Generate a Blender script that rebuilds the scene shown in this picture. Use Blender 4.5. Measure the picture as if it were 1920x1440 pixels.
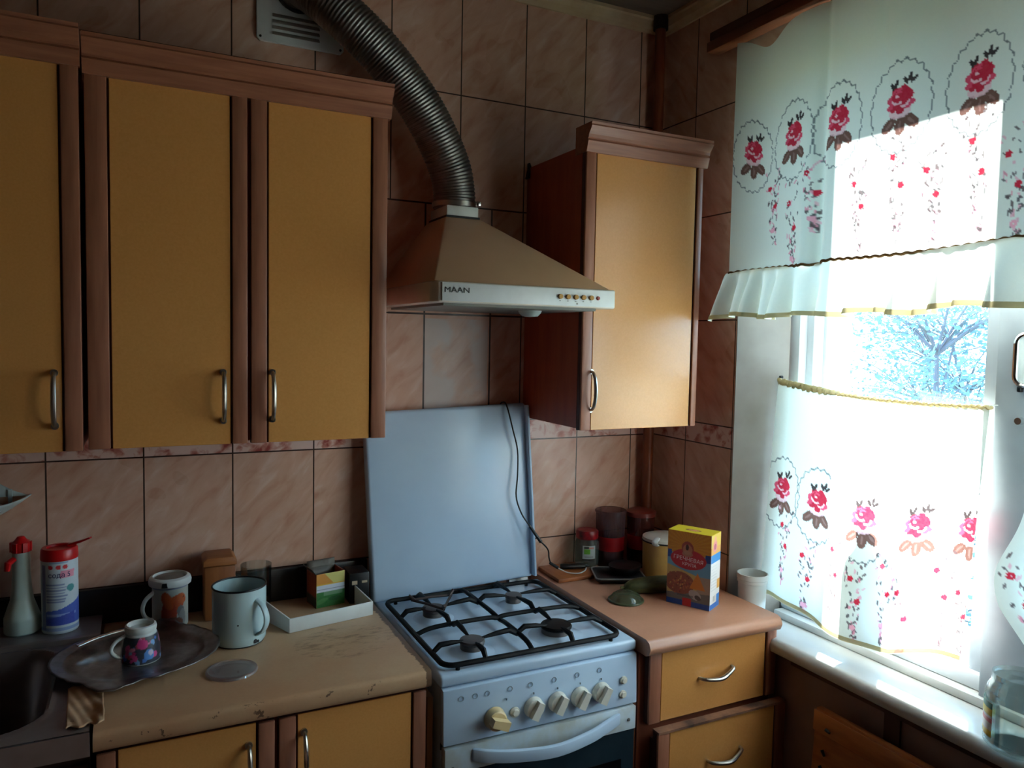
import bpy, bmesh, math, random
import numpy as np
from mathutils import Vector, Matrix
random.seed(7); RNG = np.random.default_rng(7)
for o in list(bpy.data.objects): bpy.data.objects.remove(o)
SC = bpy.context.scene; COL = SC.collection
PI = math.pi

# ------------------------------------------------------------------ camera
CAM = (-1.5122, -2.0125, 1.5622); YAW, PIT, ROL = [math.radians(a) for a in (-26.2801, -3.404, 1.1014)]
cd = bpy.data.cameras.new('camera'); cam = bpy.data.objects.new('camera', cd); COL.objects.link(cam)
f0 = Vector((-math.sin(YAW), math.cos(YAW), 0)); r0 = Vector((math.cos(YAW), math.sin(YAW), 0)); u0 = Vector((0, 0, 1))
fw = f0*math.cos(PIT)+u0*math.sin(PIT); up = -f0*math.sin(PIT)+u0*math.cos(PIT)
rt = r0*math.cos(ROL)+up*math.sin(ROL); up = -r0*math.sin(ROL)+up*math.cos(ROL)
mw = Matrix((rt, up, -fw)).transposed().to_4x4(); mw.translation = Vector(CAM)
cam.matrix_world = mw
cd.sensor_width = 36; cd.lens = 1422.6*36/1920; cd.clip_start = .02
SC.camera = cam
# ------------------------------------------------------------------ sky, sun, exposure
SC.view_settings.view_transform = 'Standard'; SC.view_settings.look = 'None'
SC.view_settings.gamma = 1; SC.view_settings.use_curve_mapping = False
SC.view_settings.exposure = -0.22
W = bpy.data.worlds.new('sky'); SC.world = W; W.use_nodes = True
bg = W.node_tree.nodes['Background']; bg.inputs[0].default_value = (.37, .68, 1, 1); bg.inputs[1].default_value = 16.5
EL = math.radians(24)
sd = bpy.data.lights.new('sun', 'SUN'); sd.energy = 100; sd.angle = math.radians(1.0); sd.color = (.95, .97, 1)
sun = bpy.data.objects.new('sun', sd); COL.objects.link(sun)
sun.rotation_euler = Vector((-math.cos(EL)*.84, -math.cos(EL)*.543, -math.sin(EL))).to_track_quat('-Z', 'Y').to_euler()
sun.location = (6, 4, 6)
pd = bpy.data.lights.new('window_portal', 'AREA'); pd.shape = 'RECTANGLE'; pd.size = 1.3; pd.size_y = 1.5; pd.cycles.is_portal = True
po = bpy.data.objects.new('window_portal', pd); COL.objects.link(po); po.location = (.31, -1.1, 1.56)
po.rotation_euler = Vector((-1, 0, 0)).to_track_quat('-Z', 'Z').to_euler()

# ------------------------------------------------------------------ materials
def lin(c): return tuple((x/12.92 if x <= .04045 else ((x+.055)/1.055)**2.4) for x in [v/255 for v in c])
MATS = {}
def nt(name):
    m = bpy.data.materials.new(name); m.use_nodes = True; t = m.node_tree
    return m, t, t.nodes['Principled BSDF']
def N(t, typ, **kw):
    n = t.nodes.new(typ)
    for k, v in kw.items():
        if k.startswith('i'): n.inputs[int(k[1:])].default_value = v
        else: setattr(n, k, v)
    return n
def math_(t, op, a, b=None, c=None):
    n = t.nodes.new('ShaderNodeMath'); n.operation = op
    for i, v in enumerate((a, b, c)):
        if v is None: continue
        if isinstance(v, (int, float)): n.inputs[i].default_value = v
        else: t.links.new(v, n.inputs[i])
    return n.outputs[0]
def mixc(t, f, a, b):
    n = t.nodes.new('ShaderNodeMix'); n.data_type = 'RGBA'
    for s, v in ((n.inputs[0], f), (n.inputs[6], a), (n.inputs[7], b)):
        if isinstance(v, (int, float)): s.default_value = v
        elif isinstance(v, tuple): s.default_value = v if len(v) == 4 else v+(1,)
        else: t.links.new(v, s)
    return n.outputs[2]
def noise(t, scale, stretch=(1, 1, 1), rot=(0, 0, 0), detail=4, rough=.55, obj=True, dist=0):
    tc = t.nodes.new('ShaderNodeTexCoord'); mp = t.nodes.new('ShaderNodeMapping')
    mp.inputs['Scale'].default_value = stretch; mp.inputs['Rotation'].default_value = rot
    t.links.new(tc.outputs['Object'], mp.inputs[0])
    n = t.nodes.new('ShaderNodeTexNoise'); n.inputs['Scale'].default_value = scale; n.inputs['Detail'].default_value = detail
    n.inputs['Roughness'].default_value = rough; n.inputs['Distortion'].default_value = dist
    t.links.new(mp.outputs[0], n.inputs['Vector']); return n.outputs['Fac']
def ramp(t, fac, stops):
    n = t.nodes.new('ShaderNodeValToRGB'); t.links.new(fac, n.inputs[0]); e = n.color_ramp.elements
    while len(e) < len(stops): e.new(.5)
    for el, (p, c) in zip(e, stops): el.position = p; el.color = c+(1,) if len(c) == 3 else c
    return n.outputs[0]
def mat(name, c, rough=.5, metal=0, var=.12, scale=12, stretch=(1, 1, 1), c2=None, bump=0, spec=.5, detail=4):
    """procedural: base colour c (sRGB 0-255) varied by noise towards c2"""
    if name in MATS: return MATS[name]
    m, t, b = nt(name); c = lin(c); c2 = lin(c2) if c2 else tuple(x*(1-var) for x in c)
    f = noise(t, scale, stretch, detail=detail)
    t.links.new(ramp(t, f, [(.35, c), (.68, c2)]), b.inputs['Base Color'])
    b.inputs['Roughness'].default_value = rough; b.inputs['Metallic'].default_value = metal
    b.inputs['Specular IOR Level'].default_value = spec
    if bump:
        bn = N(t, 'ShaderNodeBump'); bn.inputs['Strength'].default_value = bump; bn.inputs['Distance'].default_value = .002
        t.links.new(f, bn.inputs['Height']); t.links.new(bn.outputs[0], b.inputs['Normal'])
    MATS[name] = m; return m
def glass(name, tint, gloss=.10, rough=.02, dens=0.0, body=(200, 210, 205)):
    m, t, b = nt(name); t.nodes.remove(b); out = t.nodes['Material Output']
    tr = N(t, 'ShaderNodeBsdfTransparent'); tr.inputs[0].default_value = lin(tint)+(1,)
    gl = N(t, 'ShaderNodeBsdfGlossy'); gl.inputs['Roughness'].default_value = rough
    lw = N(t, 'ShaderNodeLayerWeight'); lw.inputs[0].default_value = .35
    fac = math_(t, 'ADD', math_(t, 'MULTIPLY', lw.outputs['Fresnel'], .55), gloss*.3)
    mx = N(t, 'ShaderNodeMixShader'); t.links.new(fac, mx.inputs[0]); t.links.new(tr.outputs[0], mx.inputs[1]); t.links.new(gl.outputs[0], mx.inputs[2])
    last = mx.outputs[0]
    if dens:
        df = N(t, 'ShaderNodeBsdfDiffuse'); df.inputs[0].default_value = lin(body)+(1,)
        m2 = N(t, 'ShaderNodeMixShader'); m2.inputs[0].default_value = dens
        t.links.new(last, m2.inputs[1]); t.links.new(df.outputs[0], m2.inputs[2]); last = m2.outputs[0]
    t.links.new(last, out.inputs[0]); MATS[name] = m; return m
def paint_mat(name, rough=.45, trans=0.0, spec=.5):
    m, t, b = nt(name); a = N(t, 'ShaderNodeAttribute'); a.attribute_name = 'paint'
    f = noise(t, 160, detail=2); c = mixc(t, math_(t, 'MULTIPLY', f, .10), a.outputs['Color'], (.5, .5, .5))
    t.links.new(c, b.inputs['Base Color']); b.inputs['Roughness'].default_value = rough; b.inputs['Specular IOR Level'].default_value = spec
    if trans:
        out = t.nodes['Material Output']; d = N(t, 'ShaderNodeBsdfDiffuse'); tl = N(t, 'ShaderNodeBsdfTranslucent')
        t.links.new(c, d.inputs[0]); t.links.new(c, tl.inputs[0]); mx = N(t, 'ShaderNodeMixShader'); mx.inputs[0].default_value = trans
        t.links.new(d.outputs[0], mx.inputs[1]); t.links.new(tl.outputs[0], mx.inputs[2]); t.links.new(mx.outputs[0], out.inputs[0])
    MATS[name] = m; return m
def cloth_mat(name, c, trans=.5):
    m, t, b = nt(name); t.nodes.remove(b); out = t.nodes['Material Output']
    f = noise(t, 300, (1, .15, 1), detail=2); cc = mixc(t, f, lin(c), tuple(x*.9 for x in lin(c)))
    d = N(t, 'ShaderNodeBsdfDiffuse'); tl = N(t, 'ShaderNodeBsdfTranslucent'); t.links.new(cc, d.inputs[0]); t.links.new(cc, tl.inputs[0])
    mx = N(t, 'ShaderNodeMixShader'); mx.inputs[0].default_value = trans
    t.links.new(d.outputs[0], mx.inputs[1]); t.links.new(tl.outputs[0], mx.inputs[2]); t.links.new(mx.outputs[0], out.inputs[0])
    MATS[name] = m; return m

TX0, TW, TH, TZ, THB = -1.7038, .2019, .3057, 1.261, .0608   # tile grid of the kitchen walls
def tile_mat(name, axis, off, patch=False):
    m, t, b = nt(name); L = t.links.new
    g = N(t, 'ShaderNodeNewGeometry'); sp = N(t, 'ShaderNodeSeparateXYZ'); L(g.outputs['Position'], sp.inputs[0])
    a = sp.outputs[axis]; z = math_(t, 'SUBTRACT', sp.outputs[2], TZ)
    
    reg = 0
    if patch:   # the column of cut tiles behind the hood is shifted by half a tile
        reg = math_(t, 'MULTIPLY', math_(t, 'MULTIPLY', math_(t, 'GREATER_THAN', a, -.90), math_(t, 'LESS_THAN', a, -.497)), math_(t, 'MULTIPLY', math_(t, 'GREATER_THAN', z, THB), math_(t, 'LESS_THAN', z, THB+2*TH)))
    ua = math_(t, 'DIVIDE', math_(t, 'SUBTRACT', a, off), TW)
    if patch: ua = math_(t, 'ADD', ua, math_(t, 'MULTIPLY', reg, .5))
    fa = math_(t, 'FRACT', ua); ia = math_(t, 'FLOOR', ua)
    below = math_(t, 'LESS_THAN', z, 0); inb = math_(t, 'MULTIPLY', math_(t, 'GREATER_THAN', z, 0), math_(t, 'LESS_THAN', z, THB))
    zz = math_(t, 'SUBTRACT', z, math_(t, 'MULTIPLY', math_(t, 'SUBTRACT', 1, below), THB))
    uz = math_(t, 'DIVIDE', zz, TH); fz = math_(t, 'FRACT', uz); iz = math_(t, 'FLOOR', uz)
    da = math_(t, 'MULTIPLY', math_(t, 'MINIMUM', fa, math_(t, 'SUBTRACT', 1, fa)), TW)
    dz = math_(t, 'MULTIPLY', math_(t, 'MINIMUM', fz, math_(t, 'SUBTRACT', 1, fz)), TH)
    dzb = math_(t, 'MINIMUM', math_(t, 'ABSOLUTE', z), math_(t, 'ABSOLUTE', math_(t, 'SUBTRACT', z, THB)))
    dzz = math_(t, 'ADD', math_(t, 'MULTIPLY', inb, dzb), math_(t, 'MULTIPLY', math_(t, 'SUBTRACT', 1, inb), dz))
    d = math_(t, 'MINIMUM', da, dzz); grout = math_(t, 'LESS_THAN', d, math_(t, 'ADD', .0018, math_(t, 'MULTIPLY', reg, .0008)) if patch else .0018)
    # marbled streaks, each tile shifted
    cv = N(t, 'ShaderNodeCombineXYZ')
    L(math_(t, 'ADD', a, math_(t, 'MULTIPLY', ia, .37)), cv.inputs[0]); L(math_(t, 'ADD', sp.outputs[2], math_(t, 'MULTIPLY', iz, .53)), cv.inputs[1])
    sq = N(t, 'ShaderNodeSeparateXYZ'); L(cv.outputs[0], sq.inputs[0]); cq = N(t, 'ShaderNodeCombineXYZ'); mp = cq
    L(math_(t, 'ADD', sq.outputs[0], math_(t, 'MULTIPLY', sq.outputs[1], 1.25)), cq.inputs[0])
    L(math_(t, 'MULTIPLY', math_(t, 'SUBTRACT', sq.outputs[1], math_(t, 'MULTIPLY', sq.outputs[0], 1.1)), 3.2), cq.inputs[1])
    n1 = N(t, 'ShaderNodeTexNoise'); n1.inputs['Scale'].default_value = 7; n1.inputs['Detail'].default_value = 6; n1.inputs['Distortion'].default_value = .5; L(mp.outputs[0], n1.inputs[0])
    base = ramp(t, n1.outputs['Fac'], [(.28, lin((202, 146, 120))), (.45, lin((214, 166, 140))), (.58, lin((220, 176, 152))), (.76, lin((230, 198, 180)))])
    # border band: small flowers on pale pink
    vo = N(t, 'ShaderNodeTexVoronoi'); vo.inputs['Scale'].default_value = 26; L(cv.outputs[0], vo.inputs['Vector'])
    n2 = N(t, 'ShaderNodeTexNoise'); n2.inputs['Scale'].default_value = 30; n2.inputs['Detail'].default_value = 5; n2.inputs['Distortion'].default_value = 1.5; L(cv.outputs[0], n2.inputs[0])
    bf = math_(t, 'ADD', math_(t, 'MULTIPLY', vo.outputs['Distance'], .5), math_(t, 'MULTIPLY', n2.outputs['Fac'], .8))
    bord = ramp(t, bf, [(.42, lin((168, 74, 62))), (.55, lin((206, 140, 122))), (.68, lin((232, 196, 182)))])
    col = mixc(t, inb, base, bord)
    if patch:   # cleaner, whiter tile left above the stove
        pa = math_(t, 'MULTIPLY', math_(t, 'GREATER_THAN', a, -.793), math_(t, 'LESS_THAN', a, -.60))
        pz = math_(t, 'MULTIPLY', math_(t, 'GREATER_THAN', sp.outputs[2], 1.34), math_(t, 'LESS_THAN', sp.outputs[2], 1.615))
        n3 = N(t, 'ShaderNodeTexNoise'); n3.inputs['Scale'].default_value = 9; n3.inputs['Detail'].default_value = 3; L(cv.outputs[0], n3.inputs[0])
        pm = math_(t, 'MULTIPLY', math_(t, 'MULTIPLY', pa, pz), ramp(t, n3.outputs['Fac'], [(.38, (.15, .15, .15)), (.52, (.8, .8, .8))]))
        col = mixc(t, pm, col, lin((206, 192, 186)))
    n4 = N(t, 'ShaderNodeTexNoise'); n4.inputs['Scale'].default_value = 5; L(cv.outputs[0], n4.inputs[0])
    col = mixc(t, grout, col, lin((62, 36, 24)))
    L(col, b.inputs['Base Color'])
    L(math_(t, 'ADD', .16, math_(t, 'MULTIPLY', n4.outputs['Fac'], .3)), b.inputs['Roughness'])
    bn = N(t, 'ShaderNodeBump'); bn.inputs['Strength'].default_value = .4; bn.inputs['Distance'].default_value = .002
    L(math_(t, 'SUBTRACT', 1, grout), bn.inputs['Height']); L(bn.outputs[0], b.inputs['Normal'])
    MATS[name] = m; return m

T_BACK = tile_mat('marbled beige tile back', 0, TX0, True); T_RIGHT = tile_mat('marbled beige tile right', 1, -.165)
YEL = mat('yellow laminate', (222, 156, 88), .24, c2=(216, 150, 82), scale=240, spec=.6)
STI = mat('brown pink veneer', (168, 110, 84), .36, c2=(148, 94, 70), scale=14, stretch=(6, 6, .5))
STH = mat('brown pink veneer crosswise', (168, 108, 80), .36, c2=(146, 90, 66), scale=14, stretch=(.5, 6, 8))
CORE = mat('dark brown edge', (74, 32, 20), .5)
CARC = mat('dark red brown laminate', (178, 84, 54), .4, c2=(160, 70, 44), scale=8, stretch=(5, 5, .6))
METAL = mat('brushed steel', (190, 186, 178), .28, 1, scale=60)
CHROME = mat('chrome', (225, 225, 225), .12, 1)
ALU = mat('aluminium foil', (146, 142, 138), .42, 1, c2=(120, 118, 114), scale=20)
ENAM = mat('white enamel', (198, 220, 240), .22, c2=(190, 212, 234), scale=5)
ENAMD = mat('white enamel soiled', (204, 220, 230), .3, c2=(190, 194, 186), scale=18)
IRON = mat('black cast iron', (9, 9, 9), .55, scale=60, spec=.25)
BLACK = mat('black plastic', (14, 13, 14), .45)
DKBR = mat('dark brown board', (44, 24, 18), .5, c2=(34, 18, 14))
HOODC = mat('cream painted steel', (226, 186, 150), .36, c2=(216, 176, 138), scale=4)
WPL = mat('white plastic', (226, 228, 224), .35)
RED = mat('red plastic', (206, 18, 20), .35)
PIPE = mat('brown paint', (140, 74, 44), .35, c2=(120, 58, 34))
WHITEP = mat('white window paint', (206, 212, 216), .4, c2=(188, 194, 198), scale=6)
POSTM = mat('shaded white post paint', (150, 158, 164), .4, c2=(134, 142, 148), scale=6)  # window paint darkened: the post's shade is put into the colour
SILLM = mat('worn white sill paint', (212, 216, 216), .22, c2=(196, 194, 186), scale=4, stretch=(1, 1, 1))
WALLP = mat('beige wallpaper', (82, 62, 50), .8, c2=(72, 54, 42), scale=30)
CEIL = mat('greyish ceiling', (126, 110, 96), .8, c2=(104, 88, 76), scale=3, stretch=(1, 6, 1))
MOLD = mat('beige ceiling moulding', (206, 178, 140), .6, c2=(186, 150, 112), scale=8)
FLOORM = mat('brown linoleum', (96, 64, 46), .4, c2=(76, 48, 34), scale=20)
WOODO = mat('orange brown wood', (178, 104, 52), .45, c2=(140, 74, 34), scale=5, stretch=(6, 1, 8))
CLEAR = glass('clear glass', (246, 250, 249)); PANE = glass('window glass', (250, 252, 252), gloss=.05)
PAINT = paint_mat('printed card'); PAINTC = paint_mat('printed cotton', .8, .38); PAINTR = paint_mat('printed ruffle cotton', .8, .27); PAINTV = paint_mat('printed heavier cotton', .8, .165)
CREAMH = cloth_mat('cream hem tape', (214, 200, 160), .4); BRCORD = cloth_mat('brown seam cord', (150, 120, 82), .2)
GREY = mat('grey plastic', (120, 118, 112), .4)

# ------------------------------------------------------------------ mesh builders
ORG = {}
class MB:
    def __init__(s): s.v = []; s.f = []
    def add(s, vs, fs):
        k = len(s.v); s.v += [tuple(p) for p in vs]; s.f += [tuple(i+k for i in f) for f in fs]; return s
    def box(s, x0, x1, y0, y1, z0, z1):
        return s.add([(x, y, z) for z in (z0, z1) for y in (y0, y1) for x in (x0, x1)],
                     [(0, 2, 3, 1), (4, 5, 7, 6), (0, 1, 5, 4), (2, 6, 7, 3), (0, 4, 6, 2), (1, 3, 7, 5)])
    def hexa(s, p): # 4 bottom (ccw from above), 4 top
        return s.add(p, [(3, 2, 1, 0), (4, 5, 6, 7), (0, 1, 5, 4), (1, 2, 6, 5), (2, 3, 7, 6), (3, 0, 4, 7)])
    def lathe(s, prof, c=(0, 0, 0), n=40, sx=1, sy=1, rot=0):
        k = len(s.v); m = len(prof)
        for i in range(n):
            a = 2*PI*i/n+rot
            for r, z in prof: s.v.append((c[0]+r*math.cos(a)*sx, c[1]+r*math.sin(a)*sy, c[2]+z))
        for i in range(n):
            for j in range(m-1):
                a, b2 = k+i*m+j, k+((i+1) % n)*m+j
                s.f.append((a, b2, b2+1, a+1))
        return s
    def cyl(s, p0, p1, r0, r1=None, n=20):
        return s.tube([p0, p1], [r0, r0 if r1 is None else r1], n)
    def tube(s, path, r, n=10, cap=True, sq=None, upv=None):
        P = [Vector(p) for p in path]; k = len(s.v); nrm = None
        for i, p in enumerate(P):
            t = (P[min(i+1, len(P)-1)]-P[max(i-1, 0)]).normalized()
            if nrm is None:
                nrm = Vector(upv) if upv else (Vector((0, 0, 1)) if abs(t.z) < .9 else Vector((1, 0, 0)))
            nrm = (nrm-t*nrm.dot(t)).normalized(); bi = t.cross(nrm); rr = r[i] if isinstance(r, (list, tuple, np.ndarray)) else r
            for j in range(n):
                a = 2*PI*j/n+(PI/n if sq else 0); q = sq or (1, 1)
                s.v.append(tuple(p+(nrm*math.cos(a)*q[0]+bi*math.sin(a)*q[1])*rr))
        for i in range(len(P)-1):
            for j in range(n):
                a = k+i*n+j; b2 = k+i*n+(j+1) % n; s.f.append((a, b2, b2+n, a+n))
        if cap: s.f.append(tuple(k+j for j in range(n))[::-1]); s.f.append(tuple(k+(len(P)-1)*n+j for j in range(n)))
        return s
    def prism(s, pts, axis, a0, a1):
        n = len(pts)
        def put(p, a): return {'x': (a, p[0], p[1]), 'y': (p[0], a, p[1]), 'z': (p[0], p[1], a)}[axis]
        return s.add([put(p, a0) for p in pts]+[put(p, a1) for p in pts],
                     [tuple(range(n))[::-1], tuple(range(n, 2*n))]+[(i, (i+1) % n, n+(i+1) % n, n+i) for i in range(n)])
    def grid(s, fn, nu, nv):
        k = len(s.v)
        for j in range(nv+1):
            for i in range(nu+1): s.v.append(tuple(fn(i/nu, j/nv)))
        for j in range(nv):
            for i in range(nu):
                a = k+j*(nu+1)+i; s.f.append((a, a+1, a+nu+2, a+nu+1))
        return s
    def build(s, name, m, parent=None, loc=None, bevel=0, seg=2, angle=35, local=False, paint=None, fix=True, solid=0, smooth=True):
        o = Vector((0, 0, 0))
        if parent is not None: o = ORG[parent.name]
        elif loc is not None: o = Vector(loc)
        sh = Vector((0, 0, 0)) if local else o
        me = bpy.data.meshes.new(name); v = np.array(s.v, float)-np.array(sh)
        me.from_pydata(v.tolist(), [], s.f)
        if fix or bevel:
            b = bmesh.new(); b.from_mesh(me)
            if fix: bmesh.ops.recalc_face_normals(b, faces=b.faces)
            if bevel:
                es = [e for e in b.edges if len(e.link_faces) == 2 and e.calc_face_angle(0) > .5]
                bmesh.ops.bevel(b, geom=es, offset=bevel, segments=seg, affect='EDGES', profile=.5, clamp_overlap=True)
            b.to_mesh(me); b.free()
        if smooth: me.shade_smooth(); me.set_sharp_from_angle(angle=math.radians(angle))
        me.materials.append(m); ob = bpy.data.objects.new(name, me); COL.objects.link(ob)
        if parent is not None: ob.parent = parent
        elif loc is not None: ob.location = loc
        ORG[ob.name] = o
        if paint is not None:
            at = me.color_attributes.new('paint', 'FLOAT_COLOR', 'POINT')
            c = np.ones((len(me.vertices), 4), np.float32); c[:, :3] = paint; at.data.foreach_set('color', c.ravel())
        if solid:
            md = ob.modifiers.new('thickness', 'SOLIDIFY'); md.thickness = solid; md.offset = 0
        return ob
def thing(name, label, cat, loc=(0, 0, 0), rz=0, group=None):
    o = bpy.data.objects.new(name, None); COL.objects.link(o); o.location = loc; o.rotation_euler = (0, 0, rz); o.empty_display_size = .05
    ORG[o.name] = Vector(loc); return tag(o, label, cat, group)
def tag(o, label, cat, group=None, kind=None):
    o['label'] = label; o['category'] = cat
    if group: o['group'] = group
    if kind: o['kind'] = kind
    return o
def struct(o, label=None, cat=None):
    o['kind'] = 'structure'
    if label: o['label'] = label
    if cat: o['category'] = cat
    return o
def copy_tree(o, parent=None):
    c = o.copy(); COL.objects.link(c); ORG[c.name] = ORG[o.name]
    if parent is not None: c.parent = parent
    for ch in list(o.children): copy_tree(ch, c)
    return c
def smooth_path(P, n=8):
    P = [Vector(p) for p in P]; Q = [P[0]*2-P[1]]+P+[P[-1]*2-P[-2]]; out = []
    for i in range(1, len(Q)-2):
        for k in range(n):
            t = k/n; a, b, c, d = Q[i-1:i+3]
            out.append(.5*((2*b)+(c-a)*t+(2*a-5*b+4*c-d)*t*t+(3*b-a-3*c+d)*t**3))
    return out+[P[-1]]
def text_mesh(txt, size, depth=.0004):
    cu = bpy.data.curves.new('t', 'FONT'); cu.body = txt; cu.size = size; cu.extrude = depth; cu.align_x = 'CENTER'; cu.align_y = 'CENTER'
    ob = bpy.data.objects.new('t', cu); COL.objects.link(ob); dg = bpy.context.evaluated_depsgraph_get(); dg.update()
    me = bpy.data.meshes.new_from_object(ob.evaluated_get(dg)); bpy.data.objects.remove(ob)
    mb = MB(); mb.v = [tuple(v.co) for v in me.vertices]; mb.f = [tuple(p.vertices) for p in me.polygons]; bpy.data.meshes.remove(me); return mb
def xf(mb, mtx): mb.v = [tuple(mtx @ Vector(p)) for p in mb.v]; return mb
FACE_Y = Matrix.Rotation(PI/2, 4, 'X')     # text facing -y

# ------------------------------------------------------------------ painters (printed patterns)
class Paint:
    def __init__(s, u, v, base): s.u = np.asarray(u, float); s.v = np.asarray(v, float); s.c = np.tile(np.array(lin(base), float), (len(s.u), 1))
    def _mix(s, idx, col, a): s.c[idx] = s.c[idx]*(1-a)+np.array(lin(col))*a
    def ell(s, cu, cv, ru, rv, col, ang=0, a=1.0):
        du, dv = s.u-cu, s.v-cv; ca, sa = math.cos(ang), math.sin(ang)
        s._mix(((du*ca+dv*sa)/ru)**2+((-du*sa+dv*ca)/rv)**2 < 1, col, a)
    def rect(s, u0, u1, v0, v1, col, a=1.0): s._mix((s.u > u0) & (s.u < u1) & (s.v > v0) & (s.v < v1), col, a)
    def arc(s, cu, cv, r, w, a0, a1, col, a=1.0):
        du, dv = s.u-cu, s.v-cv; rr = np.hypot(du, dv); an = np.mod(np.arctan2(dv, du)-a0, 2*PI)
        s._mix((np.abs(rr-r) < w) & (an < a1-a0), col, a)
    def mask(s, m, col, a=1.0): s._mix(m, col, a)
def rose(p, cu, cv, k=1.0, oval=True, tint=0):
    r1, r2, pk = (198, 20, 54), (224, 70, 100), (240, 190, 196)
    if oval:
        du, dv = (p.u-cu)/(.069), (p.v-cv+.010)/(.098); rr = np.hypot(du, dv); an = np.arctan2(dv, du)
        saw = .05*np.abs(np.mod(an*7/PI, 1)-.5)+.03*np.sin(an*23)
        p.mask(np.abs(rr-.97-saw) < .020, (86, 92, 96), .85)
    for (a, b, g) in ((-.021, -.040, .9), (.002, -.046, 0), (.023, -.039, -.9)):
        p.ell(cu+a*k, cv+b*k, .0105*k, .0175*k, (112, 74, 62), g*-.9); p.ell(cu+a*k, cv+b*k, .0025*k, .010*k, (140, 104, 94), g*-.9)
    p.ell(cu, cv-.018*k, .022*k, .014*k, pk, 0, .8)
    for i in range(7):
        a = i*.9+.3; p.ell(cu+.015*k*math.cos(a), cv+.004*k+.016*k*math.sin(a), .012*k, .009*k, r1 if i % 3 else r2, a)
    p.ell(cu+.001*k, cv+.006*k, .019*k, .020*k, r1); p.ell(cu+.014*k, cv+.012*k, .010*k, .014*k, r1, .5)
    p.ell(cu-.020*k, cv-.006*k, .008*k, .005*k, r2, .6); p.ell(cu+.023*k, cv-.004*k, .007*k, .005*k, r2, -.5)
    p.arc(cu-.004*k, cv+.010*k, .013*k, .0021*k, 3.4, 5.3, pk); p.arc(cu+.007*k, cv+.001*k, .011*k, .0019*k, 4.2, 6.2, pk)
    p.arc(cu-.002*k, cv+.013*k, .006*k, .0020*k, .6, 3.2, r2); p.ell(cu-.006*k, cv+.010*k, .0036*k, .0030*k, pk)
    p.arc(cu, cv+.004*k, .020*k, .0015*k, 1.4, 2.9, r2)
    for (a, b, g) in ((.010, .037, .5), (.018, .042, -.2), (.025, .036, -.9), (-.016, .031, .5), (-.008, .034, -.3)):
        p.ell(cu+a*k, cv+b*k, .0036*k, .0085*k, (58, 44, 42), g)
def spray(p, cu, cv, ln, seed, k=1.0):
    r = random.Random(seed)
    for i in range(60):
        t = r.random()**.8; w = .030*(1-t)+.005; a = cu+r.uniform(-w, w)*k+.012*t*t; b = cv-ln*t
        c = r.choice([(78, 62, 66), (96, 70, 72), (240, 186, 196), (236, 150, 168), (110, 92, 92)])
        p.ell(a, b, r.uniform(.0016, .0030)*k, r.uniform(.004, .0075)*k, c, r.uniform(-1, 1), .9)
    for (t, s) in ((.24, -.010), (.5, .012), (.82, .006)):
        cc = (214, 24, 56) if t < .7 else (244, 170, 186); a = cu+s*k; b = cv-ln*t
        for i in range(5): p.ell(a+.0042*k*math.cos(i*1.257), b+.0042*k*math.sin(i*1.257), .0036*k, .0036*k, cc)

# ================================================================== THE ROOM
ZC = 2.57
fl = struct(MB().box(-3.3, .0, -3.4, .0, -.05, 0).build('floor', FLOORM), 'brown linoleum kitchen floor', 'floor')
ce = struct(MB().box(-3.3, 0, -3.4, 0, ZC, ZC+.05).build('ceiling', CEIL), 'greyish paneled ceiling', 'ceiling')
struct(MB().box(-3.3, .12, 0, .12, -.05, ZC+.05).build('wall_back', T_BACK), 'back wall of marbled beige tiles with a flowered border', 'wall')
struct(MB().box(-3.42, -3.3, -3.52, .12, -.05, ZC+.05).build('wall_left', WALLP), 'beige papered wall on the left', 'wall')
struct(MB().box(-3.3, 0, -3.52, -3.4, -.05, ZC+.05).build('wall_front', WALLP), 'beige papered wall behind the viewer', 'wall')
# right wall: pier, lintel, parapet, far pier; window opening y -.37..-1.86, z .80..2.40 with splayed reveals
WY0, WY1, WZ0, WZ1, WX = -.372, -1.90, .795, 2.325, .34
rw = MB()
rw.hexa([(0, WY0, -.05), (.12, -.448, -.05), (.12, .12, -.05), (0, .12, -.05), (0, WY0, ZC+.05), (.12, -.448, ZC+.05), (.12, .12, ZC+.05), (0, .12, ZC+.05)])
rw.box(.12, WX, -.44, .12, -.05, ZC+.05)
rw.box(0, WX, -3.52, WY1, -.05, ZC+.05)
rw.box(0, WX, WY1, WY0-.0, WZ1, ZC+.05)
wr = struct(rw.build('wall_right', T_RIGHT), 'window wall of marbled beige tiles', 'wall')
wr2 = struct(MB().box(-.0005, WX, WY1, WY0, -.05, WZ0-.04).build('wall_right_parapet', mat('dull brown wall paint', (160, 132, 122), .6, c2=(132, 106, 98), scale=4)), 'dull brown wall under the window sill', 'wall')
rv = MB()
rv.hexa([(-.002, WY0-.001, WZ0), (.121, -.449, WZ0), (.121, -.453, WZ0), (-.002, WY0-.005, WZ0), (-.002, WY0-.001, WZ1), (.121, -.449, WZ1), (.121, -.453, WZ1), (-.002, WY0-.005, WZ1)])
rv.box(.0, .13, WY1, WY0, WZ1-.006, WZ1)
struct(rv.build('trim_1', mat('greyed white reveal paint', (164, 160, 154), .5, c2=(146, 140, 132), scale=7)), 'white painted window reveal', 'window reveal')  # white paint toned darker than the window frame
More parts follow.
